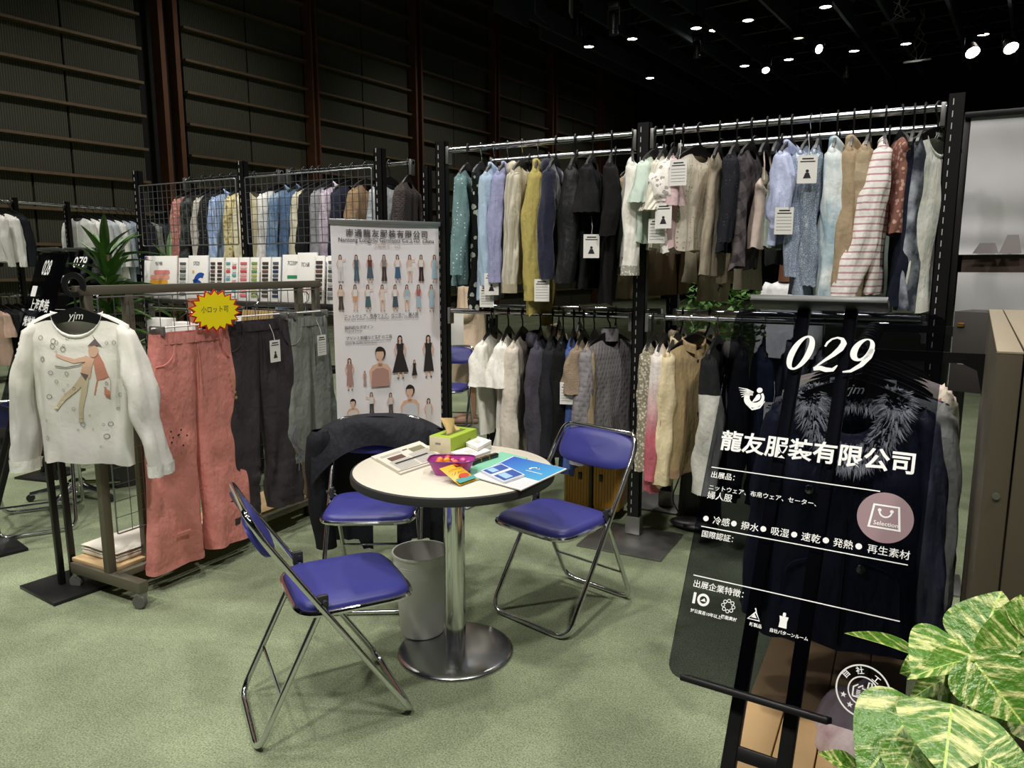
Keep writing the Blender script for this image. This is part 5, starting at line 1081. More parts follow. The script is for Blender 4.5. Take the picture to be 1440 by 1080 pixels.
fj, ff = garment('jacket', 'navy padded jacket with grey fur collar seen through the sign', 'jacket', (-.12, 2.30, 1.265), R(8), .88, NAVY, slL=.64, rs=.075, w=.44, b=.07, nw=.09, group=AGRP, seed=300, logo=True, neck=.12)
random.seed(7); mb = MB(); FURM = plain('fur_grey', '#d0d2d6', .95, var=.5, vs=40)
for k in range(2600):
    a = random.uniform(0, 2 * math.pi); q = random.uniform(0, 2 * math.pi); rx = .115 + .035 * math.cos(q)
    x = rx * math.cos(a); y = .05 * math.sin(a) + .028 * math.sin(q) - .02; z = -.135 + .028 * math.sin(q) - (.16 * max(0, -math.sin(a)) ** 1.5 if math.sin(a) < 0 else 0)
    d = Vector((math.cos(a) * math.cos(q), math.sin(a) * .6 * abs(math.cos(q)) + math.sin(q) * .5 - .3, math.sin(q) * .6 - .5)) * .022 + Vector((random.uniform(-1, 1), random.uniform(-1, 1), random.uniform(-1, 1))) * .008
    s = Vector((random.uniform(-1, 1), random.uniform(-1, 1), random.uniform(-1, 1))) * .0035; p = Vector((x, y, z))
    mb.add([p - s, p + s, p + d], [(0, 1, 2)])
stuff(mb.build('fur_collar', FURM, fj))
MB().tube([(0, ff(0, -.32) - .004, -.30), (0.004, ff(0, -.5) - .004, -.55), (0, ff(0, -.86) - .004, -.86)], .005, 6).build('zip', plain('zip_dark', '#2c2f36', .3, .6), fj)
for x, z in ((.05, -.42), (.05, -.62), (-.10, -.40), (.16, -.43)): MB().lathe([(.0001, .005), (.012, .004), (.014, .0)], 16).build('snap_button', CHR, fj, loc=(x, ff(x, z) - .001, z), rot=(R(90), 0, 0))
for sx in (-1, 1): MB().tube(fillet([(sx * .06, ff(sx * .06, -.60) - .003, -.60), (sx * .15, ff(sx * .15, -.6) - .003, -.63), (sx * .16, ff(sx * .16, -.7) - .003, -.76)], .04), .003, 5).build('pocket', NAVY, fj)
for i, (y, x, c, lb, kw) in enumerate(((2.42, -.07, '#7d817f', 'grey shell jacket right behind the fur collared jacket', dict(slL=.72, rs=.08, w=.50)), (2.52, -.06, '#2a2626', 'dark knit with orange and striped sleeve on the side arm', dict(smat=fab('#b0603a', 'hstripe', '#3a4a80', .5), slL=.6, w=.48)),
        (2.62, -.04, '#7a777a', 'grey sweatshirt fourth on the side arm', dict(slL=.6)), (2.72, -.04, '#ddd0b8', 'cream padded jacket fifth on the side arm', dict(slL=.65, rs=.08, w=.52)), (2.84, -.02, '#d6c2b4', 'pale pink quilted jacket sixth on the side arm', dict(slL=.62, rs=.07, w=.52)), (2.96, -.04, '#8a8378', 'taupe fleece jacket seventh on the side arm', dict(slL=.6)), (3.08, -.05, '#3c3a3e', 'charcoal coat last on the side arm', dict(slL=.65)))):
    kw.setdefault('w', .40); garment('jacket', lb, 'jacket', (-.10, y, 1.265), R(random.Random(i).uniform(-6, 10)), .80 + .04 * (i % 3), fab(c, rough=.6), group=AGRP, seed=310 + i, out=.02, collar='band' if i else 'shirt', **kw)
# bundle of catalogues hung at the panel
for i in range(7):
    p = ony(1336 + 8.5 * i, 452 + 3 * i, 2.75); t = thing('swatch_card', ['dark grey swatch card nearest in the bundle beside the brown partition, with gold clip', 'second dark swatch card of the bundle beside the partition', 'third dark swatch card of the bundle beside the partition', 'fourth dark swatch card of the bundle beside the partition', 'fifth dark swatch card of the bundle beside the partition', 'sixth dark swatch card of the bundle beside the partition', 'last dark swatch card of the bundle beside the partition'][i], 'swatch card', (.175 + .008 * i, 2.56 + .02 * i, 1.13), R(-20), 'swatch card bundle')
    MB().rbox((0, 0, .12), (.10, .006, .24), .002).build('card_board', plain('card_dark', '#3b3734' if i % 2 == 0 else '#57524c', .6), t); mb = MB(); stroke(mb, [(-.03, .1), (.03, .1)], .008, -.0036); stroke(mb, [(-.03, .085), (.02, .085)], .005, -.0036); mb.build('card_print', plain('card_print_grey', '#8d8a84', .6), t, smooth=False)
    if i == 0: MB().rbox((-.03, -.005, .2), (.02, .005, .012), .002).build('gold_clip', plain('gold', '#b08d4a', .3, .9), t)
# wooden base and pale cloth under the sign
t = thing('low_platform', 'pale wooden platform on the floor behind the sign stand', 'platform', (-.13, 2.46, 0))
for k in range(4): MB().rbox((-.17 + .112 * k, 0, .125), (.108, 1.1, .03), .003).build('plank', plain('pine_light', '#c9a777', .6, var=.12, vs=7), t)
for y in (-.5, .5): MB().rbox((0, y, .055), (.44, .05, .11), .003).build('bearer', FR, t)
t = thing('cloth_bundle', 'pale pink crumpled cloth bundle on the wooden platform', 'cloth', (-.02, 2.22, .141))
MB().grid(lambda u, v: ((.13 * math.cos(2 * math.pi * u)) * math.sin(math.pi * (v * .5 + .0)) * (1 + .08 * math.sin(9 * u * 6.28)), (.2 * math.sin(2 * math.pi * u)) * math.sin(math.pi * v * .5), .14 * math.cos(math.pi * v * .5) * (1 + .12 * math.sin(20 * u + 9 * v)) ), 40, 14, cu=True).build('crumpled_cloth', fab('#d9c2c2', 'splash', '#b98f98', 1.4), t, angle=180)

# ------------------------------------------------------------------ roll up banner
BL, BR = atd(464, 312, 4.12), atd(616.5, 318, 4.46); BL.z = BR.z = 0; bw = (BR - BL).length; ba = math.atan2(BR.y - BL.y, BR.x - BL.x); bc = (BL + BR) / 2; BT = 1.765
bn = thing('roll_up_banner', 'white roll up banner of a garment company showing fashion figures', 'banner', (bc.x, bc.y, 0), ba)
N = NT('banner_print'); N.set(Roughness=.55); X, Y, Z = N.xyz(); g1 = N.math('MULTIPLY', N.noise(1.7, 2), 1.0)
N.l(N.mix(N.math('MAXIMUM', N.math('MULTIPLY_ADD', g1, 2.4, -1.15), 0.0), lin('#f3eff4'), lin('#f3dfd4')), N.b.inputs['Base Color'])
MB().grid(lambda u, v: ((u - .5) * bw, .004 * math.sin(math.pi * u) , .07 + v * (BT - .09)), 8, 12).build('print_sheet', N.m, bn)
MB().rbox((0, 0, BT - .012), (bw + .02, .026, .026), .004).build('top_rail', plain('alu', '#b0b2b2', .35, .8), bn); MB().rbox((0, .02, .04), (bw + .04, .12, .075), .02, 3).build('base_case', plain('alu', '#b0b2b2', .35, .8), bn); MB().tube([(0, .035, .08), (0, .035, BT - .03)], .008, 8).build('pole', STEEL, bn)
BN_ = Vector((math.sin(ba), -math.cos(ba), 0))
def buv(x, y):
    d = ray(x, y); t = (bc - EYEP).dot(BN_) / d.dot(BN_); p = EYEP + d * t - bc; return p.x * math.cos(ba) + p.y * math.sin(ba), p.z
def btext(s, p0, p1, mat=INK, **kw):
    a, b = buv(*p0), buv(*p1); text(s, a[0], a[1], (b[0] - a[0]) / text_mesh_width(s, **kw), mat, bn, y=-.006, **kw)
B2 = lambda a, b: (450 + a / 3.273, 290 + b / 3.273)
DG = plain('banner_text', '#5b5458', .6)
btext('南通龍友服装有限公司', B2(117, 136), B2(492, 146), DG, spacing=1.25, bold=.02); btext('Nantong Longyou Garments Co.,LTD. China', B2(82, 162), B2(523, 174), DG, bold=.012); btext('小間番号：029', B2(245, 190), B2(368, 196), plain('banner_tan', '#b8a294', .6))
btext('ニットウェア、布帛ウェア、セーター、婦人服', B2(110, 514), B2(452, 516), DG, bold=.012); btext('Knit and woven clothing , knitwear, Women\'s Clothing etc.', B2(112, 526), B2(455, 529), DG)
btext('独創的なデザイン', B2(112, 566), B2(245, 567), DG, bold=.012); btext('Original Design', B2(112, 580), B2(195, 581), DG); btext('プリント刺繍など各種の工芸', B2(117, 615), B2(330, 616), DG, bold=.012); btext('Printing, embroidery, and various other', B2(115, 629), B2(328, 630), DG); btext('types of textile techniques', B2(115, 637), B2(260, 638), DG)
PS = plain('fig_skin', '#e2b9a2', .6); PH = plain('fig_hair', '#2a2220', .6)
def figure(px, py0, py1, top, bot, seed=0, long=True, arm=0, flare=.12, bust=False):
    (x, z0), z1 = buv(*B2(px, py1)), buv(*B2(px, py0))[1]; h = z1 - z0; rnd = random.Random(seed); mb = MB(); y = -.0062
    def Q(pts): return [(x + a * h, z0 + b * h) for a, b in pts]
    tm, bm_ = plain('fig_' + top, top, .6), plain('fig_' + bot, bot, .6); s = rnd.choice((-1, 1))
    if bust:
        mb.flat(Q([(-.24, 0), (.24, 0), (.29, .40), (.2, .54), (.06, .58), (-.06, .58), (-.2, .54), (-.29, .40)]), y, 0); mb.flat(Q([(-.24, 0), (.24, 0), (.22, .38), (.1, .46), (-.1, .46), (-.22, .38)]), y - .0003, 2); mb.flat([(x + a * h, z0 + b * h) for a, b in circ(0, .80, .105, 16, ry=.14)], y - .0003, 0); mb.flat([(x + a * h, z0 + b * h) for a, b in circ(0, .85, .125, 16, 10, 170, ry=.15)], y - .0006, 1); mb.flat([(x + a * h, z0 + b * h) for a, b in circ(.02, .83, .135, 16, ry=.16)], y - .0002, 1); mb.flat(Q([(-.06, .5), (.06, .5), (.05, .66), (-.05, .66)]), y, 0)
    else:
        for sx in (-1, 1):
            stroke(mb, Q([(sx * .03, .5), (sx * .05 + rnd.uniform(-.02, .02), .25), (sx * .055, .02)]), [.055 * h, .04 * h, .03 * h], y, 0); stroke(mb, Q([(sx * .05, .02), (sx * .075, .0)]), .03 * h, y, 1)
            k = arm if sx == s else 0; stroke(mb, Q([(sx * .085, .79), (sx * (.13 + .05 * k), .66 + .12 * k), (sx * (.10 + .1 * k), .52 + .33 * k)]), [.04 * h, .034 * h, .026 * h], y - .0002, 0)
        if long:
            if flare < .1:
                for sx in (-1, 1): stroke(mb, Q([(sx * .035, .56), (sx * .045, .3), (sx * .06, .04)]), [.085 * h, .07 * h, .10 * h], y - .0004, 3)
            else: mb.flat(Q([(-.075, .58), (.075, .58), (flare, .14), (-flare, .14)]), y - .0004, 3)
        else: mb.flat(Q([(-.075, .58), (.075, .58), (.10, .40), (-.10, .40)]), y - .0004, 3)
        mb.flat(Q([(-.075, .55), (.075, .55), (.07, .66), (.09, .80), (-.09, .80), (-.07, .66)]), y - .0006, 2); mb.flat(Q([(-.022, .79), (.022, .79), (.022, .86), (-.022, .86)]), y - .0007, 0)
        mb.flat([(x + a * h, z0 + b * h) for a, b in circ(0, .915, .058, 14, ry=.07)], y - .0005, 1); mb.flat(Q([(-.055, .93), (.055, .93), (.06, .78), (.035, .79), (.03, .86), (-.03, .86), (-.035, .79), (-.06, .78)]), y - .0004, 1); mb.flat([(x + a * h, z0 + b * h) for a, b in circ(0, .90, .036, 12, ry=.048)], y - .0008, 0)
    mb.build('printed_figure', [PS, PH, tm, bm_], bn, smooth=False)
W_, BD, DN, OR, LB = '#e9e6e4', '#3a3234', '#4e6470', '#dca070', '#a9c4d4'
for i, (px, tp, bt, lg, fl, ar) in enumerate(((95, W_, '#d9d4d6', 1, .08, 1), (168, DN, DN, 1, .08, 0), (230, '#6a4038', DN, 1, .13, 0), (295, '#8a8486', '#4a3a36', 1, .07, 0), (357, W_, '#46688a', 1, .12, 0), (413, '#e0c8c0', W_, 0, .1, 1), (465, W_, '#3c2a2c', 1, .07, 0), (526, LB, LB, 1, .11, 0))): figure(px, 221, 350, tp, bt, i, lg, ar, fl)
for i, (px, tp, bt, lg, fl, ar) in enumerate(((97, '#dfcabc', '#4a4440', 1, .08, 0), (163, W_, OR, 0, .1, 0), (221, W_, '#4e6a72', 1, .12, 1), (287, '#ecd8cc', '#ecd8cc', 0, .1, 1), (346, W_, '#4a5a66', 1, .12, 0), (400, LB, '#c4d4de', 0, .1, 0), (453, '#b06a6c', LB, 1, .11, 0), (512, LB, LB, 1, .1, 0))): figure(px, 358, 482, tp, bt, i + 10, lg, ar, fl)
figure(138, 696, 846, '#b08a84', '#b08a84', 30, True, 0, .11); figure(206, 756, 826, '#b59a94', '#b59a94', 31, True, 0, .09); figure(278, 645, 828, '#b98f86', '#b98f86', 32, bust=True); figure(370, 590, 792, '#2c2626', '#2c2626', 33, True, 0, .2); figure(434, 704, 790, '#2c2626', '#2c2626', 34, True, 0, .16); figure(499, 588, 786, '#2a2425', '#2a2425', 35, True, 0, .13)
figure(152, 885, 985, '#e3d6d0', '#e3d6d0', 36, bust=True); figure(238, 853, 975, '#e4dcd8', '#4a484c', 37, True, 1, .08); figure(326, 855, 978, '#d8cec8', '#55504e', 38, True, 0, .07); figure(414, 820, 978, '#d5d6de', '#d5d6de', 39, bust=True); figure(500, 880, 1030, '#dcd6d4', '#dcd6d4', 40, True, 0, .1)

# ------------------------------------------------------------------ suitcase, bags
YEL = plain('case_yellow', '#b8862a', .4)
t = thing('suitcase', 'mustard yellow ribbed hard suitcase standing under the lower rail', 'suitcase', (-1.60, 4.13, .001), .05)
for sx in (-1, 1):
    MB().rbox((sx * .092, 0, .315), (.172, .26, .53), .03, 3).build('shell', YEL, t)
    for k in range(8): MB().rbox((sx * (.03 + .018 * k), -.131, .315), (.009, .008, .47), .003).build('rib', YEL, t)
    for y in (-.09, .09): MB().lathe([(.008, -.012), (.022, -.01), (.022, .01), (.008, .012)], 12).build('wheel', GRIP, t, loc=(sx * .13, y, .024), rot=(0, R(90), 0))
    MB().rbox((sx * .065, -.136, .26), (.022, .012, .045), .006, 3).build('latch', plain('latch_black', '#17140f', .4), t)
MB().rbox((0, 0, .315), (.014, .255, .525), .003).build('zip_band', GRIP, t); MB().tube(fillet([(-.07, 0, .58), (-.07, 0, .61), (.07, 0, .61), (.07, 0, .58)], .02), .009, 8).build('handle', GRIP, t)
LEA = plain('leather_black', '#19191a', .35, bump=.2, bs=120)
t = thing('tote_bag', 'upright black leather tote bag with top handles on the carpet', 'bag', (-1.02, 4.34, .001), .25)
MB().grid(lambda u, v: (lambda a, k: (k * .13 * math.copysign(abs(math.cos(a)) ** .5, math.cos(a)), k * .065 * math.copysign(abs(math.sin(a)) ** .6, math.sin(a)) * (1 - .45 * v), v * .32))(2 * math.pi * u, 1 - .12 * v), 32, 10, cu=True).build('bag_body', LEA, t)
MB().rbox((0, 0, .315), (.225, .06, .02), .006).build('zip_top', GRIP, t); MB().slab([(-.12, -.055), (.12, -.055), (.12, .055), (-.12, .055)], 0, .004).build('bag_base', LEA, t)
for y in (-.03, .03): MB().tube(fillet([(-.05, y, .31), (-.045, y * 1.3, .43), (.045, y * 1.3, .43), (.05, y, .31)], .05), .006, 8).build('handle', LEA, t)
MB().tube(fillet([(-.12, -.03, .26), (-.17, -.06, .12), (-.10, -.10, .012), (.0, -.14, .008)], .05), .004, 6).build('shoulder_strap', LEA, t)
t = thing('pouch', 'flat round black leather pouch lying before the tote bag', 'bag', (-1.0, 4.12, .001), 0)
MB().grid(lambda u, v: (.14 * math.cos(2 * math.pi * u) * math.sin(math.pi * v), .085 * math.sin(2 * math.pi * u) * math.sin(math.pi * v), .03 - .03 * math.cos(math.pi * v) * (1 + .1 * math.sin(9 * u))), 30, 10, cu=True).build('pouch_body', LEA, t); MB().tube([(.135 * math.cos(R(a)), .082 * math.sin(R(a)), .03) for a in range(0, 360, 12)], .004, 6, closed=True).build('piping', LEA, t)
c = onz(40, 640, .46); t = thing('backpack', 'black backpack and coat heap lying on the far left folding chair', 'bag', (-4.52, 2.45, .464), .4)
MB().grid(lambda u, v: (.22 * math.cos(2 * math.pi * u) * math.sin(math.pi * (.5 + .5 * v)) * (1 + .09 * math.sin(21 * u + 4 * v)), .17 * math.sin(2 * math.pi * u) * math.sin(math.pi * (.5 + .5 * v)) * (1 + .1 * math.sin(17 * u)), .30 * v * (1 + .08 * math.sin(14 * u))), 36, 12, cu=True).build('bag_body', plain('bag_cloth', '#17171a', .8), t)
MB().tube(fillet([(.1, -.12, .22), (.24, -.2, .1), (.26, -.2, -.1), (.2, -.1, -.18)], .08), .014, 8).build('strap', plain('bag_cloth', '#17171a', .8), t); MB().rbox((-.05, -.16, .12), (.12, .04, .1), .015).build('front_pocket', plain('bag_pocket', '#2b2a2c', .8), t)
# ------------------------------------------------------------------ poster sheets at the right edge
PYY = 4.75
t = thing('photo_poster', 'large grey photo poster with soft ripples hung right of the clothes rack', 'poster', (0, 0, 0))
N = NT('poster_grey'); N.set(Roughness=.35); X, Y, Z = N.xyz()
N.l(N.mix(N.math('MULTIPLY_ADD', N.noise(2.2, 2), 1.4, -.2), lin('#a9a9ab'), lin('#cfcfd1')), N.b.inputs['Base Color'])
a = ony(1366, 165, PYY); x0, ztop = a.x, a.z; zb = ony(1380, 358, PYY).z; zb2 = ony(1380, 383, PYY).z
rip = lambda u, v: .005 * math.sin(21 * v + 3 * u + 2 * math.sin(5 * v)) + .008 * math.sin(8 * v + 4 * u)
MB().grid(lambda u, v: (x0 + u * 1.6, PYY + rip(u, v), zb + v * (ztop - zb)), 14, 60).build('upper_sheet', N.m, t)
MB().grid(lambda u, v: (x0 + .005 + u * 1.6, PYY + rip(u, v) * .5, .85 + v * (zb2 - .85)), 14, 40).build('lower_sheet', N.m, t)
MB().grid(lambda u, v: (x0 + .02 + u * 1.58, PYY + .03, zb2 - .02 + v * (zb - zb2 + .04)), 6, 4).build('brown_band', plain('poster_brown', '#3a2b24', .6, var=.35, vs=9), t)
mb = MB(); BLD = plain('poster_building', '#8d8788', .5)
y_ = PYY - .03
for (xa, xb, h) in ((.06, .18, .06), (.18, .28, .10), (.34, .62, .26), (.72, .95, .2), (1.0, 1.3, .3)): mb.flat([(x0 + xa, zb + .005), (x0 + xb, zb + .005), (x0 + xb - .02, zb + h), (x0 + xa + .03, zb + h)], y_ - .012)
mb.build('printed_buildings', BLD, t, smooth=False)
MB().rbox((x0 + .8, PYY, ztop + .012), (1.66, .03, .03), .005).build('hanging_bar', BLK, t)
for x in (x0 - .02, x0 + 1.64): MB().rbox((x, PYY + .03, (ztop + .03) / 2), (.04, .04, ztop + .03), .003).build('frame_post', BLK, t)

# ------------------------------------------------------------------ pothos in the foreground
N = NT('pothos_leaf'); N.set(Roughness=.32); X, Y, Z = N.xyz()
ax = N.math('ABSOLUTE', X); cb = N.n('ShaderNodeCombineXYZ'); N.l(N.math('MULTIPLY', X, 1.6), cb.inputs[0]); N.l(N.math('MULTIPLY', N.math('SUBTRACT', Y, N.math('MULTIPLY', ax, .9)), 5.0), cb.inputs[1])
oi = N.n('ShaderNodeObjectInfo'); N.l(N.math('MULTIPLY', oi.outputs['Random'], 40.0), cb.inputs[2])
nn = N.math('ADD', N.math('MULTIPLY', N.noise(1.7, 5, cb.outputs[0]), .8), N.math('MULTIPLY', N.noise(9, 4, cb.outputs[0]), .3)); f = N.math('MINIMUM', N.math('MAXIMUM', N.math('MULTIPLY_ADD', nn, 7.0, -3.75), 0.0), 1.0)
vein = N.math('LESS_THAN', N.math('ABSOLUTE', X), .012); g2 = N.noise(1.3, 2)
base = N.mix(g2, lin('#35661f'), lin('#6a9a34')); N.l(N.mix(vein, N.mix(f, base, lin('#d6d98f')), lin('#b9cf6a')), N.b.inputs['Base Color']); N.bump(N.noise(9, 3), .25, .03)
N.b.inputs['Subsurface Weight'].default_value = 0.0
POT = N.m; STEM = plain('stem_green', '#6f8f35', .5)
def leaf_mesh(curl, wav, name='leaf', mat=POT, heart=True):
    def fn(u, v):
        s = (u - .5) * 2
        w = (math.sin(math.pi * min(1, v ** .62)) ** .8 * .5 * (1 - .25 * v)) if heart else (.5 * math.sin(math.pi * v ** .8) ** .9)
        y = v - (.10 * abs(s) ** 1.2 * (1 - v) ** 3 if heart else 0)
        return (s * w, y, .16 * abs(s) * w * 2 - curl * v * v + wav * math.sin(7 * v + 3 * s) * abs(s) * w)
    return MB().grid(fn, 10, 16).data(name, mat, angle=180)
LM = [leaf_mesh(.18, .02), leaf_mesh(.35, .03), leaf_mesh(.05, .03)]
def leaf(parent, base, tip, width, normal, me, name='leaf'):
    b, tpt = Vector(base), Vector(tip); y = (tpt - b); L = y.length; y.normalize(); n = Vector(normal); n = (n - y * n.dot(y)).normalized(); x = y.cross(n)
    o = place(me, name, parent); M = Matrix((x, y, n)).transposed().to_4x4(); M.translation = b
    o.matrix_local = parent.matrix_basis.inverted() @ (M @ Matrix.Diagonal((width, L, L * .6, 1))) if parent else M
    return o
PC = onz(1345, 1150, .78); PC = Vector((.115, 1.06, 0))
pt_ = thing('potted_pothos', 'variegated green and yellow pothos plant in the lower right corner', 'plant', (PC.x, PC.y, 0))
MB().lathe([(.0001, 0), (.10, 0), (.13, .60), (.14, .61), (.14, .66), (.128, .66), (.12, .62), (.0001, .60)], 36).build('planter', plain('planter_white', '#d8d5cc', .5), pt_)
MB().lathe([(.0001, .635), (.12, .63)], 24).build('soil', plain('soil', '#2a2018', .95), pt_)
toC = lambda p: (EYEP - p).normalized()
LV = [ # base px, tip px, depth base, depth tip, width in px, normal lean (right, up), mesh
 ((1281, 919), (1189, 888), 1.06, 1.03, 26, (0, 1.6), 2), ((1341, 903), (1284, 940), 1.02, .98, 78, (-.35, .45), 0), ((1375, 910), (1408, 830), 1.02, 1.04, 92, (-.45, .15), 2),
 ((1430, 948), (1436, 836), .98, 1.0, 98, (.25, .1), 2), ((1366, 927), (1286, 938), .99, .95, 44, (.0, 1.2), 1), ((1368, 928), (1441, 1018), .95, .90, 92, (-.2, .6), 0),
 ((1312, 938), (1266, 946), 1.09, 1.07, 46, (-.3, .3), 2), ((1338, 950), (1284, 974), 1.05, 1.02, 40, (.1, .9), 1), ((1338, 998), (1328, 1084), .92, .86, 118, (.0, .35), 0),
 ((1290, 998), (1210, 1086), .98, .93, 112, (-.35, .4), 1), ((1372, 1046), (1446, 1062), .90, .87, 70, (.1, .9), 1), ((1205, 1086), (1152, 1058), .99, .97, 34, (-.1, 1.0), 2),
 ((1385, 1066), (1450, 1100), .86, .83, 80, (.1, .7), 0), ((1362, 992), (1412, 1050), 1.01, .98, 70, (.2, .3), 2), ((1285, 1050), (1262, 1110), .94, .9, 70, (-.1, .5), 2), ((1440, 990), (1490, 1060), .95, .9, 90, (.4, .4), 0), ((1455, 900), (1500, 850), .98, .98, 90, (.3, .2), 0), ((1260, 1060), (1212, 1120), .97, .94, 70, (-.2, .6), 0)]
for i, (bp, tp, d0, d1, w, nl, k) in enumerate(LV):
    b, tpv = atd(*bp, d0), atd(*tp, d1); n = toC(b) + RT * nl[0] + Vector((0, 0, nl[1])); leaf(pt_, b, tpv, w * d0 / FPX * 1.22, n, LM[k])
    r = Vector((PC.x + .05 * math.cos(i * 2.4), PC.y + .05 * math.sin(i * 2.4), .64)); off = Vector(pt_.location); mid = (r * .5 + b * .5) + Vector((0, .02, .03))
    MB().tube([r - off, mid - off, b - off], [.005, .004, .003], 6).build('stem', STEM, pt_)

# ------------------------------------------------------------------ broad leaved plants behind
N = NT('dracaena_leaf'); N.set(Roughness=.38); X, Y, Z = N.xyz(); N.l(N.mix(N.math('MULTIPLY_ADD', N.noise(3, 2), 1.2, -.1), lin('#1d3d14'), lin('#4f7c2c')), N.b.inputs['Base Color']); DRM = N.m
DL_ = [MB().grid(lambda u, v, cv=cv: ((u - .5) * math.sin(math.pi * v ** .75) ** .7, v, .18 * abs(u - .5) * math.sin(math.pi * v) - cv * v * v), 4, 12).data('leaf', DRM, angle=180) for cv in (.35, .8, .15)]
def dracaena(base, h, n, label, seed, spread=.42):
    t = thing('potted_dracaena', label, 'plant', base); random.seed(seed); trunk = plain('trunk_brown', '#6b5a44', .8)
    MB().lathe([(.0001, 0), (.14, 0), (.17, .30), (.18, .31), (.16, .31), (.0001, .28)], 28).build('planter', plain('planter_dark', '#3a3a38', .5), t)
    MB().tube([(0, 0, .28), (.01, 0, h * .5), (0, .01, h)], .022, 8).build('stem', trunk, t)
    for i in range(n):
        k = i / n; z = h * (.42 + .58 * k); a = i * 2.4; el = R(-8 + 74 * k ** 1.5 + random.uniform(-26, 22)); a += random.uniform(-.5, .5); L = random.uniform(.28, .42) * (1 - .15 * k)
        d = Vector((math.cos(a) * math.cos(el), math.sin(a) * math.cos(el), math.sin(el))); b = Vector((0, 0, z)); o = place(random.choice(DL_), 'leaf', t)
        y = d; nrm = (Vector((0, 0, 1)) - y * y.z).normalized(); x = y.cross(nrm); M = Matrix((x, y, nrm)).transposed().to_4x4(); M.translation = b; o.matrix_local = M @ Matrix.Diagonal((.06, L, L * .6, 1))
p = atd(152, 400, 5.0); dracaena((p.x, p.y, 0), 1.58, 96, 'bushy broad leaved dracaena plant left of the wire grid rack', 4)
p = atd(240, 380, 6.2); dracaena((p.x, p.y, 0), 1.55, 44, 'second dracaena plant seen through the wire grid', 6)
p = ony(1012, 410, 5.5); t = thing('leafy_shrub', 'small leaved green shrub behind the rack under the beige trousers', 'plant', (p.x, 5.5, 0)); random.seed(8); mb = MB()
for k in range(900):
    v = Vector((random.gauss(0, .5), random.gauss(0, .4), random.gauss(0, .5))); v = v.normalized() * random.uniform(.2, 1) ** .6; q = Vector((v.x * .34, v.y * .28, 1.12 + v.z * .38)); d = Vector((random.uniform(-1, 1), random.uniform(-1, 1), random.uniform(-.8, .6))).normalized() * .06; s = d.cross(Vector((0, 0, 1))).normalized() * .022
    mb.add([q, q + d * .5 + s, q + d, q + d * .5 - s], [(0, 1, 2, 3)])
stuff(mb.build('foliage', plain('shrub_green', '#4f7a32', .5, var=.5, vs=14), t)); MB().tube([(0, 0, .3), (.01, 0, .8), (0, 0, 1.2)], .02, 8).build('trunk', plain('trunk_brown', '#6b5a44', .8), t); MB().lathe([(.0001, 0), (.14, 0), (.18, .34), (.16, .34), (.0001, .3)], 24).build('planter', plain('planter_white', '#d8d5cc', .5), t)

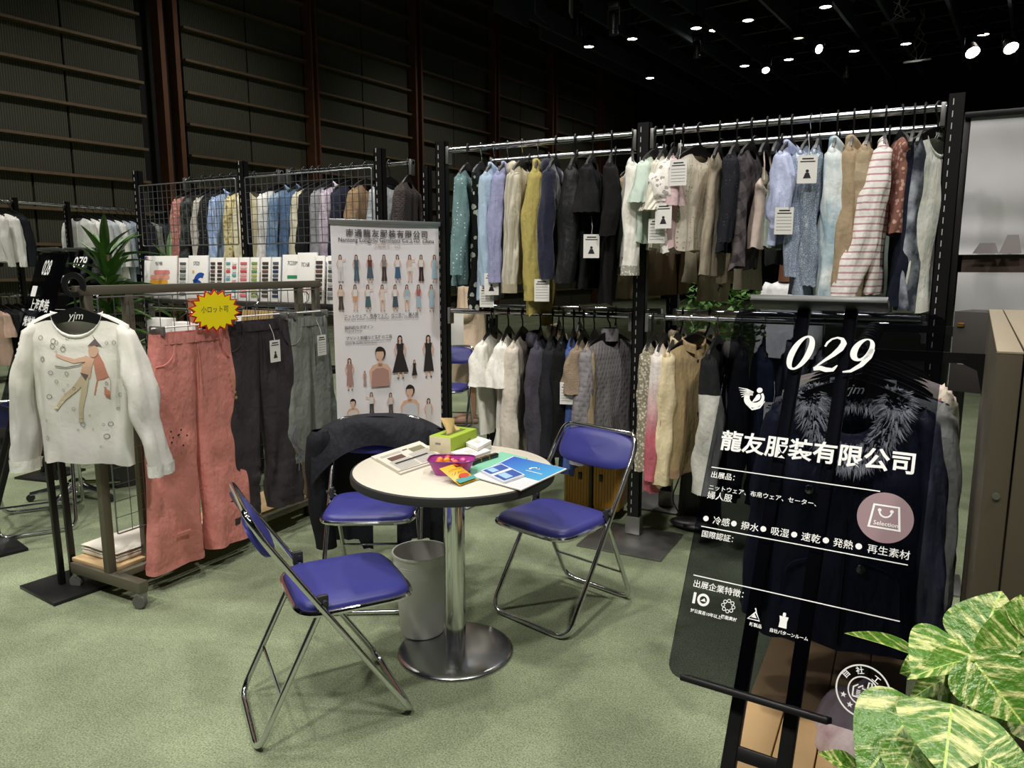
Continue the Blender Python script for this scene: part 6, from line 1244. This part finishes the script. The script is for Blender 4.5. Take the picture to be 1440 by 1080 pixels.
# ------------------------------------------------------------------ two visitors
SKIN = plain('skin', '#c99a80', .55)
def person(label, loc, rz, h, coat, hair, long_coat=True, holding=False, legs=SKIN):
    t = thing('person', label, 'person', loc, rz); s = h / 1.65
    J = [(0, 0, .92), (0, 0, 1.12), (0, 0, 1.32), (0, 0, 1.42), (0, -.01, 1.50)]; E = [(0, 1), (1, 2), (2, 3), (3, 4)]; Rr = [(.15, .11), (.125, .095), (.14, .095), (.055, .055), (.06, .065)]
    def chain(root, pts, rs):
        prev = root
        for p, r in zip(pts, rs): J.append(p); Rr.append((r, r)); E.append((prev, len(J) - 1)); prev = len(J) - 1
        return prev
    for sx in (-1, 1):
        chain(0, [(sx * .09, 0, .86), (sx * .095, -.01, .48), (sx * .095, .02, .10), (sx * .095, .0, .045), (sx * .10, -.15, .03)], [.085, .058, .036, .036, .03])
        hand = (sx * .12, -.30, 1.05) if holding else (sx * .21, -.06, .76); elb = (sx * .23, .0, 1.06)
        w = chain(2, [(sx * .17, 0, 1.33), elb, hand], [.055, .042, .028])
        dv = Vector(hand) - Vector(elb); dv.normalize(); sd = Vector((sx, 0, 0))
        chain(w, [tuple(Vector(hand) + dv * .06)], [.032]); pm = len(J) - 1
        for k in range(4): off = Vector((0, 1, 0)).cross(dv).normalized() * (.022 * (k - 1.5)) if not holding else Vector((0, 0, 1)) * (.02 * (k - 1.5)); chain(pm, [tuple(Vector(J[pm]) + off + dv * .03), tuple(Vector(J[pm]) + off + dv * (.075 - .006 * abs(k - 1.5)) - sd * .012)], [.010, .008])
        chain(w, [tuple(Vector(hand) + dv * .03 - sd * .03), tuple(Vector(hand) + dv * .06 - sd * .045)], [.011, .009])
    me = bpy.data.meshes.new('body'); me.from_pydata([tuple(Vector(p) * s) for p in J], E, []); o = place(me, 'body', t); me.materials.append(legs)
    m = o.modifiers.new('skin', 'SKIN'); 
    for i, sv in enumerate(me.skin_vertices[0].data): sv.radius = (Rr[i][0] * s, Rr[i][1] * s); sv.use_root = (i == 0)
    o.modifiers.new('sub', 'SUBSURF').levels = 2; o.modifiers['sub'].render_levels = 2
    def head(u, v):
        a, b = 2 * math.pi * u, math.pi * v; c = Vector((math.cos(a) * math.sin(b), math.sin(a) * math.sin(b), math.cos(b))); x, y, z = c.x * .073, c.y * .092, c.z * .112
        if z < 0: x *= 1 + z * 2.2; y *= 1 + z * .8
        if c.y < -.6: y -= .016 * math.exp(-((x / .013) ** 2 + ((z + .012) / .022) ** 2)); y += .008 * (math.exp(-(((x - .03) / .014) ** 2 + ((z - .01) / .01) ** 2)) + math.exp(-(((x + .03) / .014) ** 2 + ((z - .01) / .01) ** 2)))
        return (x * s, (y - .02) * s, (z + 1.545) * s)
    hd = MB().grid(head, 40, 28, cu=True).build('head', SKIN, t, angle=180)
    for sx in (-1, 1):
        MB().lathe([(.0001, .004), (.008, .002), (.009, 0)], 10).build('eye', INK, hd, loc=(sx * .029 * s, -.098 * s, 1.553 * s), rot=(R(90), 0, 0))
        MB().grid(lambda u, v: (sx * .072 * s + .008 * math.cos(2 * math.pi * v) * s, (-.01 + .018 * math.cos(2 * math.pi * u)) * s, (1.54 + .03 * math.sin(2 * math.pi * u)) * s + .006 * math.sin(2 * math.pi * v)), 12, 6, cu=True, cv=True).build('ear', SKIN, hd)
    MB().tube([(-.02 * s, -.094 * s, 1.488 * s), (0, -.102 * s, 1.486 * s), (.02 * s, -.094 * s, 1.488 * s)], .004, 6).build('mouth', plain('lips', '#a8605a', .5), hd)
    hm = plain('hair_' + hair, hair, .5, bump=.4, bs=90)
    MB().grid(lambda u, v: (lambda a: (.083 * math.cos(a) * (math.sin(math.pi * .5 * min(1, v * 1.6)) + .10 * max(0, v - .6)) * s, (.098 * math.sin(a) * math.sin(math.pi * .5 * min(1, v * 1.6)) - .012 + .02 * v) * s, (1.665 - .03 * v - (.30 * max(0, v - .25) if math.sin(a) > -.35 else .09 * v)) * s))(2 * math.pi * u), 40, 14, cu=True).build('hair', hm, t, angle=180)
    hemz = .42 if long_coat else .80
    def ct(u, v):
        a = 2 * math.pi * u; z = 1.43 - (1.43 - hemz) * v; k = (.06 + .125 * sstep(0, .10, v)) + .07 * v; dpt = .62 if v < .3 else .62 + .16 * (v - .3)
        fo = 1 + .05 * v * math.sin(7 * a); return (k * math.cos(a) * fo * s, k * dpt * math.sin(a) * fo * s, z * s)
    MB().grid(ct, 40, 22, cu=True).build('coat' if long_coat else 'blouse', coat, t, angle=180)
    for sx in (-1, 1):
        pts = [(sx * .15, 0, 1.375), (sx * .19, .0, 1.30), (sx * .232, .0, 1.06)] + ([(sx * .165, -.19, 1.05)] if holding else [(sx * .215, -.04, .84)])
        MB().tube([tuple(Vector(p) * s) for p in fillet(pts, .05)], [(.062 if i < 5 else .055) * s for i in range(len(fillet(pts, .05)))], 12).build('sleeve', coat, t, angle=180)
        MB().rbox((sx * .098 * s, -.06 * s, .022 * s), (.085 * s, .25 * s, .045 * s), .018, 3).build('shoe', plain('shoe_blush', '#b08f80', .6), t)
    return t
q = onz(656, 592)
pp = person('person in a long beige coat standing behind the rack holding a sheet of paper', (-3.70, 6.11, 0), R(-60), 1.64, fab('#dcbf9f'), '#2f211c', True, True)
hp = (pp.matrix_basis @ Vector((.04, -.36, 1.02)));
t = thing('paper_sheet', 'white sheet of paper held by the person in the beige coat', 'paper', ony(636, 462, 5.45), R(40)); MB().box((0, 0, 0), (.2, .001, .29)).build('sheet', PAPER, t)
q = ony(1108, 380, 6.3)
person('person with brown hair in a white blouse seen from behind through the rack', (q.x + .02, 6.3, 0), R(165), 1.62, fab('#e6e8ea'), '#6a4630', False, False, plain('trousers_black', '#1a1a1c', .8))
t = thing('tote_bag', 'white fabric garment bag over the shoulder side of the seated row behind the rack', 'bag', (q.x - .28, 5.7, 0), 0)
bpy.data.objects.remove(t)

# ------------------------------------------------------------------ far left: racks, tables
fr_ = thing('clothes_rack', 'far left black post rack along the hall wall', 'clothes rack')
FX = -8.3; FYS = (4.0, 4.55, 5.10, 6.35)
for y in FYS[1:]: post(fr_, FX, y, h=2.2, w=.06, plate=None)
for y0, y1 in zip(FYS[:-1], FYS[1:]):
    for z in (2.17, 1.2): MB().tube([(FX, y0, z), (FX, y1, z)], .014, 10).build('rail', RAILC, fr_)
FG = 'garments on the far left rack'
cols_ = ['#e4e6e2', '#f0efe8', '#dfe3e6', '#c9d4dc', '#f2f2ee', '#a9b6c6', '#9fb0c4', '#2c3040', '#23262e', '#8c8f86', '#3a4048', '#20242c']
nm_ = ['white', 'off white', 'pale grey', 'ice blue', 'bright white', 'light steel blue', 'pale denim blue', 'navy', 'black', 'sage grey', 'slate', 'ink blue']
for i, c in enumerate(cols_): garment('shirt', '%s shirt on the top rail of the far left rack behind the dracaena' % nm_[i], 'shirt', (FX, 5.22 + .095 * i, 2.17), R(8), .75 + .05 * (i % 3), fab(c), group=FG, seed=400 + i, slL=.5)
for i, (c, n) in enumerate((('#e9e8e2', 'white'), ('#f4f3ee', 'bright white'), ('#1c1f28', 'black'))): garment('blouse', '%s blouse high at the left picture edge' % n, 'blouse', (FX, 4.3 + .10 * i, 2.17), R(12), .62, fab(c), group=FG, seed=420 + i, slL=.5)
for i, (c, n) in enumerate((('#c9a48c', 'tan'), ('#1c1d20', 'black'), ('#2c2e33', 'charcoal'), ('#8f9298', 'grey'), ('#b5b7bd', 'silver grey'), ('#cfcf9f', 'pale yellow'))): garment('t_shirt', '%s tee on the lower rail at the left picture edge' % n, 't-shirt', (FX, 4.22 + .085 * i, 1.2), R(10), .70, fab(c), group=FG, seed=430 + i, sl='short', slL=.25)
p = onz(15, 462, .70); t = thing('meeting_table', 'pale topped table at the far left behind the sign boards', 'table', (p.x - .1, p.y, 0))
MB().lathe([(.0001, .70), (.42, .70), (.425, .69), (.42, .67), (.0001, .67)], 40).build('table_top', plain('table_pale', '#e3dcc6', .5), t); MB().lathe([(.035, .02), (.035, .68)], 20).build('pole', CHR, t); MB().lathe([(.0001, .02), (.2, .015), (.22, 0)], 30).build('base_disc', CHR, t)
t = thing('pedestal_stool', 'chrome five star pedestal stool behind the black sign stand', 'stool', (-4.72, 2.80, 0))
MB().lathe([(.05, .05), (.05, .12), (.028, .14), (.026, .52)], 24).build('column', CHR, t); MB().lathe([(.0001, .53), (.17, .53), (.185, .55), (.18, .59), (.0001, .61)], 32).build('seat', plain('stool_black', '#1a1a1c', .5), t)
for k in range(5):
    a = R(72 * k + 10); MB().tube([(.03 * math.cos(a), .03 * math.sin(a), .09), (.27 * math.cos(a), .27 * math.sin(a), .05)], [.024, .014], 8).build('base_arm', CHR, t); MB().lathe([(.006, -.012), (.024, -.01), (.024, .01), (.006, .012)], 12).build('caster', GRIP, t, loc=(.27 * math.cos(a), .27 * math.sin(a), .026), rot=(R(90), 0, a))
